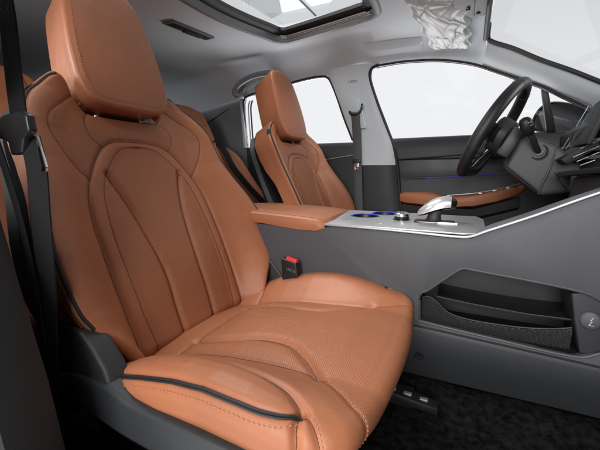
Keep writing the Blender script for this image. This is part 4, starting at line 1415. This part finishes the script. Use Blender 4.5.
kp = [(0.566, .611, .004, .004), (0.570, .613, .012, .009), (0.580, .618, .018, .014), (0.595, .626, .023, .0185), (0.612, .633, .0245, .0195), (0.628, .637, .0235, .0185), (0.642, .638, .020, .0165), (0.651, .637, .013, .012), (0.654, .641, .004, .004)]
for x, z, ry, rz_ in kp:
    secs.append([(x, ry * math.cos(t), z + rz_ * math.sin(t) * (1 if math.sin(t) > 0 else .75)) for t in np.linspace(0, 2 * math.pi, 28, endpoint=False)])
kb = sub(loft("selector_grip", secs, gloss), gs)
secs = []
for x, z, ry, rz_ in kp[:7]:
    secs.append([(x, (ry + .0008) * math.cos(t), z + (rz_ + .0008) * math.sin(t)) for t in np.linspace(-.12 * math.pi, 1.12 * math.pi, 22)])
sub(loft("silver_cap", secs, mat("bright_satin_silver", (0.72, 0.72, 0.73), 0.28, metal=0.7), closed_sec=False), gs)

# ================================================================== STEERING
sw = empty("steering_wheel", (0.735, 0.388, 0.833), "black leather steering wheel seen edge-on in front of the driver window", "steering wheel")
cw = Vector((0.7355, 0.388, 0.8335)); dn = Vector((0.47, 0, 0.883)).normalized(); nw = Vector((-0.883, 0, 0.47)).normalized(); yw = Vector((0.20, 0.98, 0)).normalized()
RW_ = 0.158
pts = []; rr = []
for k in range(72):
    t = 2 * math.pi * k / 72
    rw = RW_
    v = dn * math.cos(t) + yw * math.sin(t)
    if math.cos(t) < -.86: rw = RW_ * .86 / abs(math.cos(t)) * 1.0
    pts.append(cw + v * rw); rr.append(.0165 + .0015 * abs(math.sin(t)) ** 2)
rim = keep(tube("rim", pts, rr, mat("black_steering_leather", (0.016, 0.016, 0.017), 0.45, grain=.25, gscale=700), seg=16, closed=True), sw)
bm = bmesh.new()
for k in (6, 22, 50, 66):
    p = pts[k]; tg = (pts[(k + 1) % 72] - pts[k - 1]).normalized()
    q0 = Vector((0, 0, 1)).rotation_difference(tg)
    add_tube(bm, [p + q0 @ Vector((.0184 * math.cos(a), .0184 * math.sin(a), 0)) for a in np.linspace(0, 2 * math.pi, 20, endpoint=False)], .0006, seg=4, closed=True)
sub(bm_obj("rim_seam", bm, plastic_soft), rim)
def wpt(a, b, c): return cw + dn * a + yw * b + nw * c
secs = []
for c, k in ((-.050, .8), (-.045, .95), (-.02, 1.0), (-.008, .96), (-.002, .82)):
    secs.append([wpt(a * k, b * k, c) for a, b in catmull([(.050, -.05), (.055, 0), (.050, .05), (.01, .078), (-.035, .060), (-.055, .02), (-.055, -.02), (-.035, -.06), (.01, -.078)], 4, closed=True)])
keep(loft("hub_pad", secs, plastic), sw)
for sg in (-1, 1):
    bm = bmesh.new()
    add_slab(bm, [wpt(.028, sg * .06, -.03), wpt(.024, sg * .150, -.006), wpt(-.012, sg * .152, -.006), wpt(-.030, sg * .055, -.03)], tuple(nw * .016), .004)
    sp_ = keep(bm_obj("spoke", bm, gloss), sw)
    bm = bmesh.new()
    add_tube(bm, [wpt(-.028, sg * .055, -.008), wpt(-.012, sg * .148, .010)], .003, seg=8)
    sub(bm_obj("spoke_accent", bm, silver), sp_)
bm = bmesh.new()
add_slab(bm, [wpt(-.04, -.035, -.03), wpt(-.135, -.022, -.008), wpt(-.135, .022, -.008), wpt(-.04, .035, -.03)], tuple(nw * .014), .004)
keep(bm_obj("spoke", bm, gloss), sw)

sc_ = empty("steering_column", (0.86, 0.388, 0.74), "charcoal steering column shroud with a control stalk behind the wheel", "steering column")
sp_poly = [(0.806, 0.812), (0.768, 0.722), (0.868, 0.640), (0.95, 0.655), (0.99, 0.70), (0.955, 0.735), (0.890, 0.793), (0.84, 0.815)]
keep(slab("shroud", poly_y(sp_poly, 0.325), (0, 0.125, 0), plastic_soft, bevel=.016, seg=4), sc_)
keep(tube("shroud_seam", [(0.800, 0.3245, 0.800), (0.775, 0.3245, 0.728), (0.862, 0.3245, 0.652)], .0012, black), sc_)
keep(tube("shroud_ridge", catmull([(0.893, 0.327, 0.788), (0.885, 0.3235, 0.73), (0.870, 0.3235, 0.68), (0.862, 0.326, 0.648)], 5), [.004 - .0002 * abs(8 - i_) for i_ in range(16)], plastic_soft), sc_)
keep(slab("column_collar", [tuple(wpt(a, b, -.085)) for a, b in ((.04, -.05), (.04, .05), (-.05, .05), (-.05, -.05))], tuple(nw * .04), black, bevel=.008), sc_)
keep(lathe("stalk_boot", (0.853, 0.3255, 0.768), (-.15, -1, .1), [(.024, -.006), (.0235, .001), (.020, .002), (.017, -.002), (.012, -.001), (.011, .004)], black, seg=26), sc_)
st = keep(tube("control_stalk", catmull([(0.853, 0.33, 0.768), (0.842, 0.305, 0.780), (0.828, 0.275, 0.802), (0.815, 0.258, 0.822)], 6), [.0085] * 19, plastic, seg=12), sc_)
ax = Vector((-.30, -.22, .60)).normalized()
sub(lathe("stalk_knob", (0.818, 0.262, 0.816), ax, [(.009, -.004), (.0125, .002), (.0155, .012), (.0165, .026), (.0155, .038), (.011, .045), (.004, .0475), (.0005, .048)], black, seg=26), st)
for k in range(2):
    c_ = Vector((0.818, 0.262, 0.816)) + ax * (.020 + .009 * k) + Vector((.3, -1, .1)).normalized() * .0162
    sub(tube("stalk_mark", [c_ + Vector((-.005, 0, -.0025)), c_, c_ + Vector((.005, .0012, .0025))], .0009, white_print, seg=6), st)

# ================================================================== DASHBOARD
db = empty("dashboard", (1.0, 0.2, 0.7), "black dashboard edge with silver trims and film-covered screen at the right", "dashboard")
secs = []
prof = [(1.30, .86), (1.12, .872), (1.03, .866), (0.985, .852), (0.972, .835), (0.975, .80), (0.985, .77), (0.975, .745), (0.965, .70), (0.985, .66), (1.03, .60), (1.10, .50), (1.3, .5)]
for y in np.linspace(0.71, -0.72, 24):
    dx = 0.0 + .02 * math.exp(-((y - .39) / .2) ** 2)
    secs.append([(x - (dx if x < 1.2 else 0), y, z) for x, z in prof])
keep(loft("body_panel", secs, plastic), db)
for z, x, r_ in ((.792, .972, .0035), (.772, .976, .003), (.752, .966, .0035)):
    keep(ribbon("silver_trim", [(x - .012, .70, z), (x - .014, .5, z - .002), (x - .03, .3, z - .004), (x - .03, 0.0, z - .004), (x - .02, -.3, z)], (-.5, 0, 1), .008, .003, chrome), db)
# instrument display under film
disp = keep(slab("display", [(0.958, .52, .788), (0.930, .20, .782), (0.968, .20, .905), (1.006, .52, .912)], (.012, 0, -.003), MATS["bin_black"], bevel=.003), db)
bm = bmesh.new()
rnd = random.Random(5)
NX, NY = 40, 30
vs = []
cr = [(rnd.random(), rnd.random(), rnd.uniform(0, 3.14), rnd.uniform(.01, .04), rnd.uniform(-1, 1)) for _ in range(12)]
for i in range(NX):
    row = []
    for j in range(NY):
        u, v = i / (NX - 1), j / (NY - 1)
        h_ = sum(am * .0022 * math.exp(-abs((u - cx) * math.cos(t) + (v - cy) * math.sin(t)) / w) for cx, cy, t, w, am in cr)
        row.append(bm.verts.new((0.950 - .030 * u + .045 * v + h_ - .010, .540 - .36 * u + .004 * math.sin(9 * v), .783 + .132 * v + .004 * math.sin(7 * u))))
    vs.append(row)
for i in range(NX - 1):
    for j in range(NY - 1): bm.faces.new((vs[i][j], vs[i + 1][j], vs[i + 1][j + 1], vs[i][j + 1]))
sub(bm_obj("protective_film", bm, mirror_film, smooth=False), disp)
# white strips painted as highlights on film folds along the display edge
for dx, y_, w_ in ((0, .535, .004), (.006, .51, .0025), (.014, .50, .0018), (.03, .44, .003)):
    fb_ = ribbon("fold_highlight", catmull([(.945 + dx, y_, .782), (.968 + dx, y_ - .004, .835), (1.000 + dx, y_ - .01, .915)], 5), (0, 1, .1), w_, .0008, mat("fold_highlight_white", (.75, .76, .78), .25))
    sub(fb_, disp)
# cowl and trim blades between display and ledge
keep(slab("cowl", [(.892, .25, .745), (.975, .25, .800), (.985, .25, .786), (.925, .25, .742), (.905, .25, .733)], (0, .20, 0), MATS["bin_black"], bevel=.002), db)
for a, b, r_ in (((.917, .750), (.968, .778), .0013), ((.926, .739), (.978, .766), .0017), ((.934, .729), (.985, .752), .0022), ((.930, .772), (.982, .800), .0013)):
    keep(tube("trim_blade", [(a[0], .245, a[1]), (b[0], .245, b[1])], r_ * .75, silver, seg=8), db)
keep(slab("recess_wedge", poly_y([(.882, .711), (.914, .664), (.918, .700), (.915, .711)], .245), (0, .02, 0), black, bevel=.001), db)
# centre stack ledge meeting the console
keep(slab("stack_ledge", [(0.880, .22, .712), (0.905, -.11, .728), (1.10, -.11, .735), (1.10, .22, .735)], (0, 0, -.012), black, bevel=.003), db)
keep(slab("stack_side", [(0.93, -.105, .60), (0.915, -.105, .716), (1.2, -.105, .716), (1.2, -.105, .60)], (0, .02, 0), plastic_soft, bevel=.004), db)
keep(slab("stack_face", [(0.90, .20, .60), (0.915, .20, .70), (0.93, -.10, .716), (0.94, -.10, .60)], (.02, 0, 0), plastic, bevel=.003), db)
